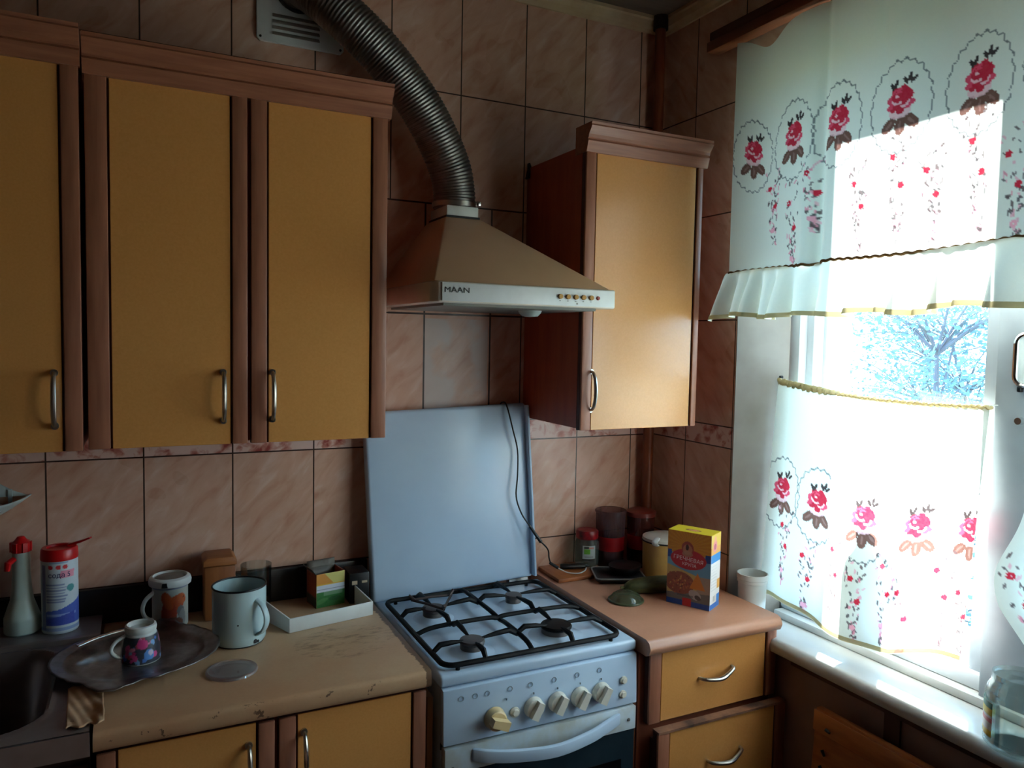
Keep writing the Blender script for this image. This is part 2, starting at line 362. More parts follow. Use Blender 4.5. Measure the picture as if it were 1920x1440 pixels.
# ceiling mouldings
pf = [(0, 2.527), (-.008, 2.527), (-.012, 2.536), (-.022, 2.542), (-.028, 2.556), (-.034, 2.560), (-.034, ZC), (0, ZC)]
struct(MB().prism(pf, 'x', -3.3, 0).build('trim_2', MOLD, angle=20), 'beige ceiling moulding along the tiled back wall', 'ceiling moulding')
struct(MB().prism(pf, 'y', -3.4, 0).build('trim_3', MOLD, angle=20), 'beige ceiling moulding over the window wall', 'ceiling moulding')
struct(MB().box(-3.3, -.955, -.014, 0, .87, .955).build('trim_4', mat('black splashback strip', (22, 16, 15), .4), bevel=.003), 'black splashback strip behind the left worktop', 'splashback strip')
struct(MB().box(-.006, 0, -.935, -.895, .05, WZ0-.042).build('trim_5', mat('brown batten', (84, 54, 42), .6)), 'dark brown batten on the wall under the sill', 'wall batten')
struct(MB().box(-.008, 0, -1.9, -.62, .735, .752).build('trim_6', mat('brown batten', (84, 54, 42), .6), bevel=.003), 'dark brown strip under the window sill', 'wall strip')
# window
wn = thing('window_1', 'white painted double kitchen window with a middle post', 'window', (.25, -1.1, WZ0)); wn['kind'] = 'structure'
GZ0, GZ1 = .885, 2.21
fr = MB().box(.20, .30, -.509, -.44, WZ0, WZ1).box(.20, .30, -1.9, -1.74, WZ0, WZ1)
fr.box(.20, .30, -1.74, -.509, WZ0, GZ0).box(.20, .30, -1.74, -.509, GZ1, WZ1)
fr.build('frame', WHITEP, wn, bevel=.004)
pk = MB().box(.16, .20, -.500, -.44, WZ0, WZ1).box(.13, .16, -.478, -.44, WZ0, WZ1)
pk.build('jamb_lining', WHITEP, wn, bevel=.003)
MB().box(.205, .295, -1.20, -.956, GZ0, GZ1).build('middle_post', POSTM, wn, bevel=.004)
MB().box(.13, .2045, -1.16, -.992, WZ0, WZ1).build('post_casing', POSTM, wn, bevel=.006)
MB().box(.10, .1295, -1.14, -1.035, WZ0, WZ1).build('post_casing', POSTM, wn, bevel=.006)
for (a, b) in ((-.957, -.508), (-1.74, -1.199)):
    MB().box(.248, .252, a, b, GZ0, GZ1).build('pane', PANE, wn)
MB().box(.09, .20, -1.9, -.46, WZ0, WZ0+.022).build('bottom_ledge', SILLM, wn, bevel=.006)
MB().box(.115, .20, -1.9, -.46, WZ0+.022, WZ0+.06).build('bottom_ledge', WHITEP, wn, bevel=.008)
sl = MB().prism([(-.02, WZ0-.042), (-.036, WZ0-.034), (-.040, WZ0-.018), (-.034, WZ0-.004), (-.02, WZ0), (.20, WZ0), (.20, WZ0-.042)], 'y', -1.92, -.375)
struct(sl.build('trim_7', SILLM, angle=60), 'worn white window sill with a rounded front', 'window sill')

# ------------------------------------------------------------------ outside
struct(MB().box(.4, 60, -40, 50, -3.2, -3.0).build('ground', mat('grass ground', (96, 120, 70), .9, c2=(130, 130, 100), scale=.6)), 'grassy ground outside', 'ground')
LEAF = mat('pale green leaves', (88, 112, 110), .7, c2=(66, 88, 90), scale=3); BARK = mat('grey bark', (84, 82, 88), .9)
def tree(x, y, h, rad, seed, label):
    r = random.Random(seed); t = thing('tree', label, 'tree', (x, y, -3), 0, 'trees outside the window')
    m = MB(); trunk = [(x+r.uniform(-.1, .1)*i/3, y+r.uniform(-.12, .12)*i/3, -3+h*.8*i/6) for i in range(7)]
    m.tube(smooth_path(trunk, 3), [.13*(1-i/21) for i in range(19)], 8); tips = []
    for i in range(60):
        b = Vector(trunk[r.randint(2, 6)]); d = Vector((r.gauss(0, 1), r.gauss(0, 1), r.uniform(.1, 1.2))).normalized()*rad*r.uniform(.5, 1.1)
        e = b+d; mid = b+d*.5+Vector((0, 0, .1)); m.tube(smooth_path([b, mid, e], 3), [.02, .016, .013, .011, .009, .006, .004], 5); tips += [e, mid, b+d*.75]
    m.build('trunk', BARK, t); l = MB()
    for i in range(4600):
        c = r.choice(tips)+Vector((r.gauss(0, .22), r.gauss(0, .22), r.gauss(0, .22))); s = r.uniform(.03, .06)
        a = Vector((r.gauss(0, 1), r.gauss(0, 1), r.gauss(0, 1))).normalized(); b = a.orthogonal().normalized()
        l.add([c-a*s, c+b*s*.5+a*.2*s, c+a*s, c-b*s*.5+a*.2*s], [(0, 1, 2, 3)])
    l.build('foliage', LEAF, t, fix=False, smooth=False)
tree(6.2, 3.4, 5.6, 1.25, 3, 'leafy tree outside, behind the left part of the clear pane'); tree(9.8, 5.3, 5.8, 1.45, 8, 'thin tree outside, behind the right part of the clear pane')
tree(13.8, 8.9, 6.4, 2.0, 5, 'farthest tree outside, behind the two nearer ones')

# ================================================================== CABINETS
def handle_v(x, y, z0, z1, parent):
    P = [(x, y, z0), (x, y-.014, z0+.004), (x, y-.024, z0+.022), (x, y-.028, (z0+z1)/2), (x, y-.024, z1-.022), (x, y-.014, z1-.004), (x, y, z1)]
    sp_ = smooth_path(P, 5); n = len(sp_); rr = [.0034+.0016*math.sin(PI*i/(n-1)) for i in range(n)]
    h = MB().tube(sp_, rr, 10); h.cyl((x, y, z0), (x, y-.004, z0), .007).cyl((x, y, z1), (x, y-.004, z1), .007)
    return h.build('handle', METAL, parent)
def handle_h(x0, x1, y, z, parent, sag=.006):
    P = [(x0, y, z-sag), (x0+.006, y-.014, z-sag), (x0+.03, y-.024, z-sag*1.2), ((x0+x1)/2, y-.028, z-sag), (x1-.03, y-.024, z), (x1-.006, y-.014, z+sag), (x1, y, z+sag)]
    sp_ = smooth_path(P, 5); n = len(sp_); rr = [.0034+.0022*math.sin(PI*i/(n-1)) for i in range(n)]
    return MB().tube(sp_, rr, 10).build('handle', METAL, parent)
def door(parent, x0, x1, y, z0, z1, sl_, sr, name='door'):
    """slab with yellow panel between two veneered stiles; y = carcass front"""
    d = MB().box(x0, x1, y-.014, y-.001, z0, z1).build(name, CORE, parent)
    MB().box(x0+sl_+.004, x1-sr-.004, y-.018, y-.0142, z0, z1).build('panel', YEL, d, bevel=.0008, seg=1)
    MB().box(x0, x0+sl_, y-.0225, y-.0142, z0, z1).build('stile', STI, d, bevel=.0025)
    MB().box(x1-sr, x1, y-.0225, y-.0142, z0, z1).build('stile', STI, d, bevel=.0025)
    return d
def crown(parent, x0, x1, y, z0):
    p = [(y+.03, z0), (y-.026, z0), (y-.034, z0+.026), (y-.030, z0+.031), (y-.034, z0+.034), (y-.036, z0+.042), (y-.046, z0+.054), (y-.050, z0+.060), (y-.048, z0+.064), (y-.050, z0+.070), (y+.03, z0+.070)]
    return MB().prism(p, 'x', x0, x1).build('crown_moulding', STH, parent, angle=25)
def wall_cabinet(label, x0, x1, y, z0, zt, doors, cr):
    t = thing('wall_cabinet', label, 'wall cabinet', ((x0+x1)/2, y/2, z0), 0, 'yellow wall cabinets')
    MB().box(x0, x1, y, -.002, z0, zt+.015).build('body', CARC, t)
    for (a, b, sl_, sr, hx) in doors:
        d = door(t, a, b, y, z0-.004, zt+.002, sl_, sr)
        if hx: handle_v(hx, y-.018, 1.380, 1.481, d)
    crown(t, cr[0], cr[1], y, zt-.004); return t
wall_cabinet('wide yellow two-door wall cabinet left of the range hood', -1.600, -1.004, -.310, 1.334, 2.052, [(-1.600, -1.3045, .038, .030, -1.353), (-1.2975, -1.004, .032, .034, -1.254)], (-1.602, -.998))
wall_cabinet('yellow wall cabinet cut off by the left edge, over the sink', -2.21, -1.6085, -.322, 1.334, 2.060, [(-1.905, -1.6085, .032, .030, -1.655), (-2.21, -1.911, .032, .032, -1.96)], (-2.212, -1.605))
t = wall_cabinet('narrow yellow one-door wall cabinet right of the range hood', -.482, -.104, -.310, 1.331, 2.046, [(-.482, -.104, .030, .018, -.452)], (-.4855, -.094))

MB().prism([(-.4835, 2.03), (-.4835, 2.075), (-.470, 2.045)], 'y', -.020, -.003).build('hanging_bracket', BLACK, t)
MB().prism([(-.490, 2.030), (-.4825, 2.030), (-.4825, 2.062)], 'y', -.022, -.003).build('hanging_bracket', BLACK, t)
# base cabinets
t = thing('base_cabinet', 'yellow two-door base cabinet under the left worktop', 'base cabinet', (-1.28, -.28, 0))
MB().box(-1.584, -.975, -.525, -.02, .10, .832).build('body', CARC, t); MB().box(-1.575, -.985, -.48, -.46, 0, .10).build('plinth', CORE, t)
d = door(t, -1.584, -1.2825, -.525, .105, .822, .030, .030); handle_v(-1.330, -.543, .682, .782, d)
d = door(t, -1.2745, -.975, -.525, .105, .822, .032, .028); handle_v(-1.227, -.543, .686, .786, d)
# worn laminate top
def worktop_mat(name, ca, cb, wear):
    m, tr, b = nt(name); g1 = noise(tr, 4, (1, 1, 1), detail=6); g2 = noise(tr, 160, detail=2)
    c = ramp(tr, g1, [(.3, lin(ca)), (.7, lin(cb))]); c = mixc(tr, math_(tr, 'MULTIPLY', g2, .25), c, tuple(x*.6 for x in lin(ca)))
    if wear:
        gm = N(tr, 'ShaderNodeNewGeometry'); s_ = N(tr, 'ShaderNodeSeparateXYZ'); tr.links.new(gm.outputs['Position'], s_.inputs[0])
        dx = math_(tr, 'DIVIDE', math_(tr, 'ADD', s_.outputs[0], 1.09), .13); dy = math_(tr, 'DIVIDE', math_(tr, 'ADD', s_.outputs[1], .34), .10)
        dd = math_(tr, 'ADD', math_(tr, 'MULTIPLY', dx, dx), math_(tr, 'MULTIPLY', dy, dy))
        s1 = noise(tr, 26, (1, 3, 1), (0, 0, .4), detail=8, rough=.75)
        k_ = math_(tr, 'MULTIPLY', math_(tr, 'LESS_THAN', math_(tr, 'ADD', dd, math_(tr, 'MULTIPLY', s1, .9)), 1.35), ramp(tr, s1, [(.50, (0, 0, 0)), (.66, (.62, .62, .62))]))
        c = mixc(tr, k_, c, lin((84, 56, 34)))
        # chipped edge next to the stove and along the front
        e1 = math_(tr, 'GREATER_THAN', math_(tr, 'ADD', s_.outputs[0], math_(tr, 'MULTIPLY', s1, .03)), -.967)
        e2 = math_(tr, 'MULTIPLY', math_(tr, 'LESS_THAN', s_.outputs[1], -.556), math_(tr, 'GREATER_THAN', s1, .62))
        c = mixc(tr, math_(tr, 'MULTIPLY', math_(tr, 'MAXIMUM', e1, e2), .8), c, lin((70, 42, 26)))
    tr.links.new(c, b.inputs['Base Color']); b.inputs['Roughness'].default_value = .33; MATS[name] = m; return m
WTL = worktop_mat('worn tan laminate', (194, 146, 108), (206, 172, 134), True); WTR = worktop_mat('pink brown laminate', (188, 132, 102), (202, 148, 120), False)
def worktop(x0, x1, yf, z1, th, m, label, r=.014):
    p = [(0, z1), (yf+r, z1), (yf+r*.3, z1-r*.3), (yf, z1-r), (yf, z1-th+r), (yf+r*.3, z1-th+r*.3), (yf+r, z1-th), (0, z1-th)]
    return tag(MB().prism([(a-.002, b) for a, b in p], 'x', x0, x1).build('worktop', m, loc=None, angle=50), label, 'worktop')
worktop(-1.588, -.969, -.560, .870, .038, WTL, 'worn tan laminate worktop left of the stove', .010)
worktop(-.443, -.026, -.604, .860, .040, WTR, 'pinkish brown laminate worktop right of the stove', .018)
# drawer unit
t = thing('drawer_unit', 'yellow drawer unit between the stove and the window', 'drawer unit', (-.23, -.28, 0))
MB().box(-.438, -.014, -.555, -.075, .08, .819).build('body', mat('dark carcass', (140, 74, 50), .5), t)
def drawer(z0, z1, x0, x1, y, hz, tilt=0):
    d = door(t, x0, x1, y, z0, z1, .034, .032, 'drawer'); handle_h((x0+x1)/2-.05, (x0+x1)/2+.055, y-.018, hz, d); return d
drawer(.643, .816, -.422, -.016, -.557, .737)
d = drawer(.432, .630, -.413, -.004, -.585, .536)
MB().box(-.400, -.012, -.582, -.557, .45, .60).build('drawer_box', CORE, d)
MB().box(-.413, -.004, -.6085, -.584, .630, .636).build('edge_strip', mat('chipped veneer edge', (160, 112, 84), .6, c2=(66, 46, 40), scale=14), d)
drawer(.09, .425, -.422, -.016, -.557, .30)
MB().box(-.446, -.4385, -.55, -.02, 0, .815).build('side_panel', mat('brown side panel', (150, 86, 58), .5), t)
# wooden slat between base cabinet and stove
tag(MB().box(-.9685, -.9555, -.535, -.03, 0, .80).build('wooden_plank', mat('pale raw wood', (196, 150, 104), .7, c2=(170, 122, 80), scale=6, stretch=(6, 6, .6)), loc=(-.962, -.28, 0)), 'raw wooden plank wedged upright in the gap left of the stove', 'wooden plank')
# sink unit
t = thing('sink_cabinet', 'dark sink base cabinet in the lower left corner', 'base cabinet', (-1.9, -.28, 0))
MB().box(-2.21, -1.594, -.525, -.47, .10, .835).box(-2.21, -2.19, -.47, -.02, .1, .835).box(-1.614, -1.594, -.47, -.02, .1, .835).build('body', DKBR, t)
MB().box(-2.2, -1.6, -.48, -.46, 0, .10).build('plinth', CORE, t)
door(t, -1.896, -1.598, -.525, .105, .80, .03, .03); door(t, -2.205, -1.904, -.525, .105, .80, .03, .03)
def sink_z(x, y):
    cx, cy, hx, hy, r = -1.87, -.345, .20, .185, .075
    dx, dy = abs(x-cx)-(hx-r), abs(y-cy)-(hy-r)
    sd_ = math.hypot(max(dx, 0), max(dy, 0))+min(max(dx, dy), 0)-r
    k = max(0, min(1, (-sd_+.006)/.045)); k = k*k*(3-2*k)
    z = .882-.17*k
    if y > -.150: z += .012*min(1, (y+.150)/.006)
    if 0 < sd_ < .012: z += .002
    return z
sk = MB(); sk.grid(lambda u, v: (-2.21+.618*u, -.575+.560*v, sink_z(-2.21+.618*u, -.575+.560*v)), 124, 112)
sk.box(-2.21, -1.592, -.577, -.573, .838, .880)
s_ = sk.build('sink', mat('dull stained steel', (158, 148, 146), .36, .6, c2=(124, 110, 106), scale=6), loc=(-1.9, -.3, .88), fix=False)
tag(s_, 'dull steel sink with a deep rounded bowl in the lower left corner', 'sink')

# ================================================================== RANGE HOOD, DUCT, VENT
h = thing('range_hood', 'cream pyramid range hood between the wall cabinets', 'range hood', (-.7, -.22, 1.64))
rim = [(-.936, -.004), (-.936, -.425), (-.920, -.447), (-.463, -.447), (-.456, -.437), (-.461, -.372), (-.488, -.345), (-.488, -.004)]
MB().prism(rim, 'z', 1.640, 1.686).build('rim', mat('cream white enamel', (236, 226, 212), .25), h, bevel=.004)
MB().prism([(-.915, -.448), (-.465, -.448), (-.465, -.4505), (-.915, -.4505)], 'z', 1.643, 1.683).build('front_panel', mat('white panel', (232, 234, 236), .3), h, bevel=.001)
b0 = [(-.932, -.440), (-.470, -.440), (-.490, -.006), (-.932, -.006)]; b1 = [(-.802, -.172), (-.704, -.172), (-.704, -.03), (-.802, -.03)]
MB().hexa([(x, y, 1.686) for x, y in b0]+[(x, y, 1.872) for x, y in b1]).build('canopy', HOODC, h, bevel=.004)
MB().box(-.797, -.709, -.168, -.045, 1.876, 1.903).build('collar', WPL, h, bevel=.002)
MB().box(-.80, -.706, -.171, -.042, 1.872, 1.877).build('gasket', BLACK, h)
MB().box(-.90, -.50, -.42, -.03, 1.634, 1.641).build('filter', GREY, h)
lens = MB().lathe([(0, -.016), (.02, -.014), (.028, -.006), (.03, 0)], (-.62, -.30, 1.634), 24).build('lamp_cover', glass('frosted lamp glass', (220, 230, 230), dens=.5), h)
BR = mat('brass buttons', (150, 112, 60), .35, .6)
for i in range(5):
    x = -.619+.0213*i; MB().cyl((x, -.4505, 1.664), (x, -.4565, 1.664), .0062, .0055, 16).build('button', BR, h)
MB().cyl((-.5135, -.4505, 1.664), (-.5135, -.4535, 1.664), .005, .004, 16).build('indicator_light', mat('red lens', (150, 20, 18), .3), h)
xf(text_mesh('MAAN', .017), Matrix.Translation((-.880, -.4512, 1.667)) @ FACE_Y @ Matrix.Scale(1.25, 4, (1, 0, 0))).build('brand_lettering', BLACK, h, fix=False, smooth=False)
mk = MB()
for i in range(5):
    x = -.619+.0213*i; mk.box(x-.002, x+.002, -.4512, -.4504, 1.6535, 1.655)
mk.box(-.574, -.570, -.4512, -.4504, 1.647, 1.650); mk.build('button_marks', GREY, h)
# duct
dt = thing('exhaust_duct', 'ribbed silver exhaust hose running from the hood up to the vent', 'duct hose', (-.753, -.107, 1.905))
path = smooth_path([(-.753, -.107, 1.905), (-.755, -.108, 1.95), (-.772, -.116, 2.01), (-.815, -.128, 2.085), (-.865, -.135, 2.155), (-.925, -.138, 2.222), (-.985, -.138, 2.278), (-1.045, -.130, 2.328), (-1.095, -.110, 2.372), (-1.125, -.080, 2.405), (-1.138, -.048, 2.425), (-1.142, -.0195, 2.430)], 34)
ln = [0]
for a, b in zip(path, path[1:]): ln.append(ln[-1]+(b-a).length)
# resample evenly
tot = ln[-1]; ns = 640; pts = []; j = 0
for i in range(ns+1):
    s_ = tot*i/ns
    while j < len(ln)-2 and ln[j+1] < s_: j += 1
    k = (s_-ln[j])/max(1e-9, ln[j+1]-ln[j]); pts.append(path[j].lerp(path[j+1], min(1, k)))
MB().tube(pts, [(.0554+.0012*math.sin(2*PI*tot*i/ns/.0088)) for i in range(ns+1)], 40, cap=False).build('hose', ALU, dt, angle=60)
MB().tube([(-.753, -.107, 1.906), (-.753, -.107, 1.918)], .0592, 40).build('hose_clamp', METAL, dt)
MB().box(-.715, -.703, -.172, -.158, 1.907, 1.919).build('clamp_screw', CHROME, dt, bevel=.002)
v = thing('vent_grille', 'white plastic vent plate with louvres high on the tiled wall', 'vent', (-1.14, 0, 2.29))
MB().prism([(-1.243, 2.295), (-1.235, 2.287), (-1.035, 2.287), (-1.027, 2.295), (-1.027, 2.51), (-1.243, 2.51)], 'y', -.009, -.0005).build('plate', WPL, v, bevel=.002)
for i in range(4):
    z = 2.306+.0145*i; MB().prism([(-.009, z), (-.0165, z-.002), (-.016, z+.001), (-.009, z+.0085)], 'x', -1.205, -1.09).build('louvre', mat('grey louvre', (150, 140, 128), .5), v)
for x in (-1.234, -1.036): MB().cyl((x, -.009, 2.297), (x, -.0105, 2.297), .003).build('screw', BLACK, v)
MB().tube([(-1.142, -.009, 2.43), (-1.142, -.018, 2.43)], .062, 36).build('duct_collar', mat('dark grey collar', (60, 58, 56), .5), v)

# ================================================================== STOVE
s = thing('gas_stove', 'white four-burner gas stove with raised lid', 'stove', (-.70, -.31, 0))
MB().box(-.944, -.457, -.552, -.065, .03, .828).build('body', ENAMD, s, bevel=.004)
MB().box(-.951, -.4505, -.563, -.06, .826, .853).build('cooktop', ENAM, s, bevel=.008, seg=3)
rot = Matrix.Translation((-.712, -.072, .853)) @ Matrix.Rotation(math.radians(-2.0), 4, 'Y') @ Matrix.Rotation(math.radians(-4.5), 4, 'X')
lid = xf(MB().box(-.246, .238, -.010, .022, .006, .516), rot).build('lid', ENAM, s, bevel=.010, seg=3)
xf(MB().box(.231, .2385, -.030, -.004, .010, .510), rot).build('flange', ENAM, lid, bevel=.003)
for a_, b_ in ((-.22, -.16), (.16, .22)): xf(MB().box(a_, b_, -.004, .02, -.004, .006), rot).build('hinge', METAL, lid)
cp = [(-.552, .704), (-.574, .704), (-.568, .822), (-.552, .826)]
MB().prism(cp, 'x', -.946, -.454).build('control_panel', ENAM, s, bevel=.003)
KN = mat('white knob plastic', (232, 228, 214), .3); KY = mat('yellowed knob plastic', (222, 196, 146), .35)
def knob(x, z, r, m, ang, ln_=.020):
    y = -.5725
    k = MB().lathe([(r*1.05, 0), (r, .006), (r*.93, ln_*.55), (r*.8, ln_*.62), (0, ln_*.62)], (0, 0, 0), 28)
    gw = r*.42
    g = MB().prism([(-gw, -r*.86), (gw, -r*.86), (gw*.8, r*.86), (-gw*.8, r*.86)], 'z', ln_*.5, ln_*1.15)
    k.add(g.v, g.f)
    return xf(k, Matrix.Translation((x, y, z)) @ Matrix.Rotation(PI/2, 4, 'X') @ Matrix.Rotation(ang, 4, 'Z')).build('knob', m, s)
knob(-.828, .744, .0235, KY, 1.2, .034)
for x in (-.733, -.672, -.613, -.556): knob(x, .749, .0225, KN, -.5, .024)
def pbutton(x, z, r):
    xf(MB().lathe([(r, 0), (r, .003), (r*.7, .0035), (r*.6, .008), (0, .0085)], (0, 0, 0), 20), Matrix.Translation((x, -.5725, z)) @ Matrix.Rotation(PI/2, 4, 'X')).build('push_button', KN, s)
pbutton(-.779, .747, .0115); pbutton(-.494, .766, .0095); pbutton(-.495, .732, .0095)
for x in (-.905, -.873, -.845, -.79, -.74, -.68, -.62, -.56): xf_ = Matrix.Translation((x, -.5706, .800)) @ Matrix.Rotation(PI/2, 4, 'X'); xf(MB().lathe([(.0045, 0), (.0060, .0003), (.0060, -.001)], (0, 0, 0), 14), xf_).build('panel_mark', mat('faint blue grey print', (150, 168, 180), .5), s)
for x in (-.80, -.733, -.672, -.613, -.556): MB().box(x-.001, x+.001, -.5745, -.572, .778, .782).build('panel_mark', mat('dark dot print', (96, 110, 120), .5), s)
# oven door
MB().box(-.945, -.456, -.556, -.552, .69, .704).build('door_gap', BLACK, s)
dr = MB().box(-.943, -.457, -.576, -.553, .642, .698).build('oven_door', ENAMD, s, bevel=.003)
MB().box(-.940, -.460, -.5735, -.553, .25, .641).build('door_glass', mat('dark oven glass', (38, 52, 60), .12, c2=(30, 42, 50)), dr)
MB().box(-.905, -.495, -.5738, -.5733, .30, .575).build('inner_window', mat('black oven window', (14, 16, 18), .1), dr)
P = [(-.880, -.574, .676), (-.85, -.592, .674), (-.79, -.610, .670), (-.70, -.622, .667), (-.61, -.610, .670), (-.55, -.592, .674), (-.505, -.574, .676)]
MB().tube(smooth_path(P, 6), .019, 4, sq=(1.0, .45), upv=(0, 0, 1)).build('handle', ENAM, dr, bevel=.003)
for x, z in ((-.925, .655), (-.478, .668)): MB().cyl((x, -.576, z), (x, -.5785, z), .004, .003).build('screw', GREY, dr)
MB().box(-.938, -.462, -.570, -.553, .05, .24).build('bottom_drawer', ENAMD, s, bevel=.003)
# burners
BZ = .853
for (x, y, r, dark) in ((-.846, -.240, .027, 0), (-.617, -.232, .021, 0), (-.838, -.468, .027, 0), (-.616, -.462, .035, 1)):
    b_ = MB().lathe([(r*2.0, 0), (r*1.55, .003), (r*1.25, .007), (r*1.0, .008), (0, .008)], (x, y, BZ-.0005), 36).build('burner_seat', ENAM, s)
    MB().lathe([(r, .006), (r, .018), (r*.92, .020), (0, .020)], (x, y, BZ), 36).build('burner_head', mat('grey burner metal', (112, 104, 100), .5, .4), b_)
    MB().lathe([(r*1.06, .020), (r*1.10, .024), (r*1.02, .028), (r*.5, .030), (0, .030)], (x, y, BZ), 36).build('burner_cap', IRON if dark else mat('worn burner cap', (88, 80, 78), .55), b_)
# pan support
gx0, gx1, gy0, gy1, gz = -.934, -.484, -.545, -.108, .864
def rrect(x0, x1, y0, y1, z, r, n=5):
    o = []
    for cx, cy, a0 in ((x1-r, y1-r, 0), (x0+r, y1-r, PI/2), (x0+r, y0+r, PI), (x1-r, y0+r, 1.5*PI)):
        o += [(cx+r*math.cos(a0+PI/2*i/n), cy+r*math.sin(a0+PI/2*i/n), z) for i in range(n+1)]
    return o+[o[0]]
g = MB().tube(rrect(gx0, gx1, gy0, gy1, gz, .028), .0062, 8, cap=False)
gm = -.355; xm = -.722
g.tube(smooth_path([(gx0, gm, gz), (gx0+.05, gm, gz+.012), (xm-.03, gm, gz+.014), (xm, gm, gz+.010), (xm+.03, gm, gz+.014), (gx1-.05, gm, gz+.012), (gx1, gm, gz)], 4), .0058, 8)
g.tube(smooth_path([(xm, gy0, gz), (xm, gy0+.04, gz+.012), (xm, gm-.05, gz+.014), (xm+.006, gm, gz+.006), (xm, gm+.05, gz+.014), (xm, gy1-.04, gz+.012), (xm, gy1, gz)], 4), .0058, 8)
def finger(p0, p1):
    a, b = Vector(p0), Vector(p1); m_ = a.lerp(b, .25)+Vector((0, 0, .016)); b2 = b+Vector((0, 0, .016))
    g.tube([a, m_, a.lerp(b, .6)+Vector((0, 0, .017)), b2], [.0054, .0068, .0060, .0030], 8)
for (x, y) in ((-.846, -.240), (-.617, -.232), (-.838, -.468), (-.616, -.462)):
    xe = gx0 if x < xm else gx1; ye = gy1 if y > gm else gy0
    e = .022
    finger((xe, y, gz), (x+(e if xe > x else -e), y, gz)); finger((x, ye, gz), (x, y+(e if ye > y else -e), gz))
    finger((xm, y, gz+.010), (x+(e*1.1 if xm > x else -e*1.1), y, gz)); finger((x, gm, gz+.010), (x, y+(e if gm > y else -e), gz))
for (x, y) in ((gx0+.03, gy0), (gx1-.03, gy0), (gx0+.03, gy1), (gx1-.03, gy1)): g.cyl((x, y, .852), (x, y, gz), .005, .005, 8)
g.build('pan_support', IRON, s)
# small trivet on the rear left burner
tv = MB()
for i in range(3):
    a = .5+i*2*PI/3; c = Vector((-.838, -.232, .8915)); o1 = c+Vector((math.cos(a), math.sin(a), 0))*.062
    o2 = c+Vector((math.cos(a+2*PI/3), math.sin(a+2*PI/3), 0))*.062
    tv.tube([o1+Vector((0, 0, 0)), o1.lerp(o2, .5)+Vector((0, 0, .002)), o2], .0034, 8)
    tv.tube([o1+(c-o1)*.15, o1+Vector((0, 0, .012))+(o1-c)*.12], .004, 8)
tag(tv.build('trivet', mat('burnt grey steel', (74, 62, 60), .5, .6), loc=(-.838, -.232, .888)), 'small three-pronged metal trivet over the rear left burner', 'trivet')

# cable
cb = thing('cable', 'thin black cable hanging down the stove lid onto the right worktop', 'cable', (-.42, -.09, .87))
P = [(-.566, -.016, 1.366), (-.566, -.034, 1.378), (-.560, -.052, 1.370), (-.545, -.066, 1.30), (-.530, -.068, 1.24), (-.533, -.077, 1.17), (-.540, -.085, 1.11), (-.524, -.090, 1.06), (-.500, -.104, 1.02), (-.478, -.116, .985), (-.450, -.116, .955), (-.438, -.104, .925), (-.425, -.092, .902)]
MB().tube(smooth_path(P, 5), .0022, 8).build('cord', BLACK, cb)
MB().tube([(-.504, -.103, 1.025), (-.473, -.117, .978)], [.0042, .0050], 10).build('plug', BLACK, cb)
MB().tube([(-.428, -.092, .905), (-.402, -.094, .888)], [.0042, .0046], 10).build('plug', BLACK, cb)
MB().tube(smooth_path([(-.402, -.094, .888), (-.392, -.100, .8815), (-.375, -.115, .8755), (-.350, -.128, .8750), (-.333, -.122, .8752), (-.318, -.112, .8755), (-.308, -.102, .8785)], 6), .0018, 8).build('wire', WPL, cb)

# ================================================================== PIPE IN THE CORNER
p_ = thing('riser_pipe', 'brown painted heating pipe running up the corner', 'pipe', (-.047, -.040, 0))
MB().cyl((-.047, -.040, 0), (-.047, -.040, ZC-.002), .0165, n=24).build('tube', PIPE, p_)
MB().cyl((-.047, -.040, 2.528), (-.047, -.040, ZC-.002), .023, n=24).build('ceiling_collar', DKBR, p_)

# ================================================================== LEFT WORKTOP THINGS
def lathe_painted(name, prof, c, n, parent, m, fn):
    mb = MB().lathe(prof, c, n); v_ = np.array(mb.v)-np.array(c); th = np.arctan2(v_[:, 1], v_[:, 0]); return mb.build(name, m, parent, paint=fn(th, v_[:, 2]))
def dense(prof, step=.002):
    o = [prof[0]]
    for a, b in zip(prof, prof[1:]):
        k = max(1, int(math.hypot(b[0]-a[0], b[1]-a[1])/step)); o += [(a[0]+(b[0]-a[0])*i/k, a[1]+(b[1]-a[1])*i/k) for i in range(1, k+1)]
    return o
SPZ = .8945
sb = thing('spray_bottle', 'white bottle with a red cap on the sink ledge, left of the powder can', 'bottle', (-1.747, -.062, SPZ)); sb.scale = (.95, .95, .86); ORG[sb.name] = Vector((-1.738, -.066, SPZ))
MB().lathe(dense([(0, 0), (.034, 0), (.037, .004), (.037, .040), (.032, .058), (.024, .085), (.020, .12), (.0185, .16), (.019, .19), (.018, .205), (.016, .212), (0, .212)], .004), (-1.738, -.066, SPZ), 32).build('bottle_body', mat('white green plastic', (206, 224, 214), .3), sb)
cpx = MB()
for k in range(6):
    a = k*PI/3; cpx.prism([(-1.738+.012*math.cos(a-.5), -.066+.012*math.sin(a-.5)), (-1.738+.0225*math.cos(a-.22), -.066+.0225*math.sin(a-.22)), (-1.738+.0225*math.cos(a+.22), -.066+.0225*math.sin(a+.22)), (-1.738+.012*math.cos(a+.5), -.066+.012*math.sin(a+.5))], 'z', SPZ+.210, SPZ+.234)
cpx.lathe([(.0195, .209), (.0195, .232), (.012, .240), (.007, .248), (0, .249)], (-1.738, -.066, SPZ), 24)
cpx.build('cap', RED, sb)
MB().tube([(-1.750, -.082, SPZ+.195), (-1.760, -.094, SPZ+.188), (-1.762, -.096, SPZ+.170)], [.007, .008, .006], 10).build('trigger', RED, sb)
CX, CY = -1.673, -.078
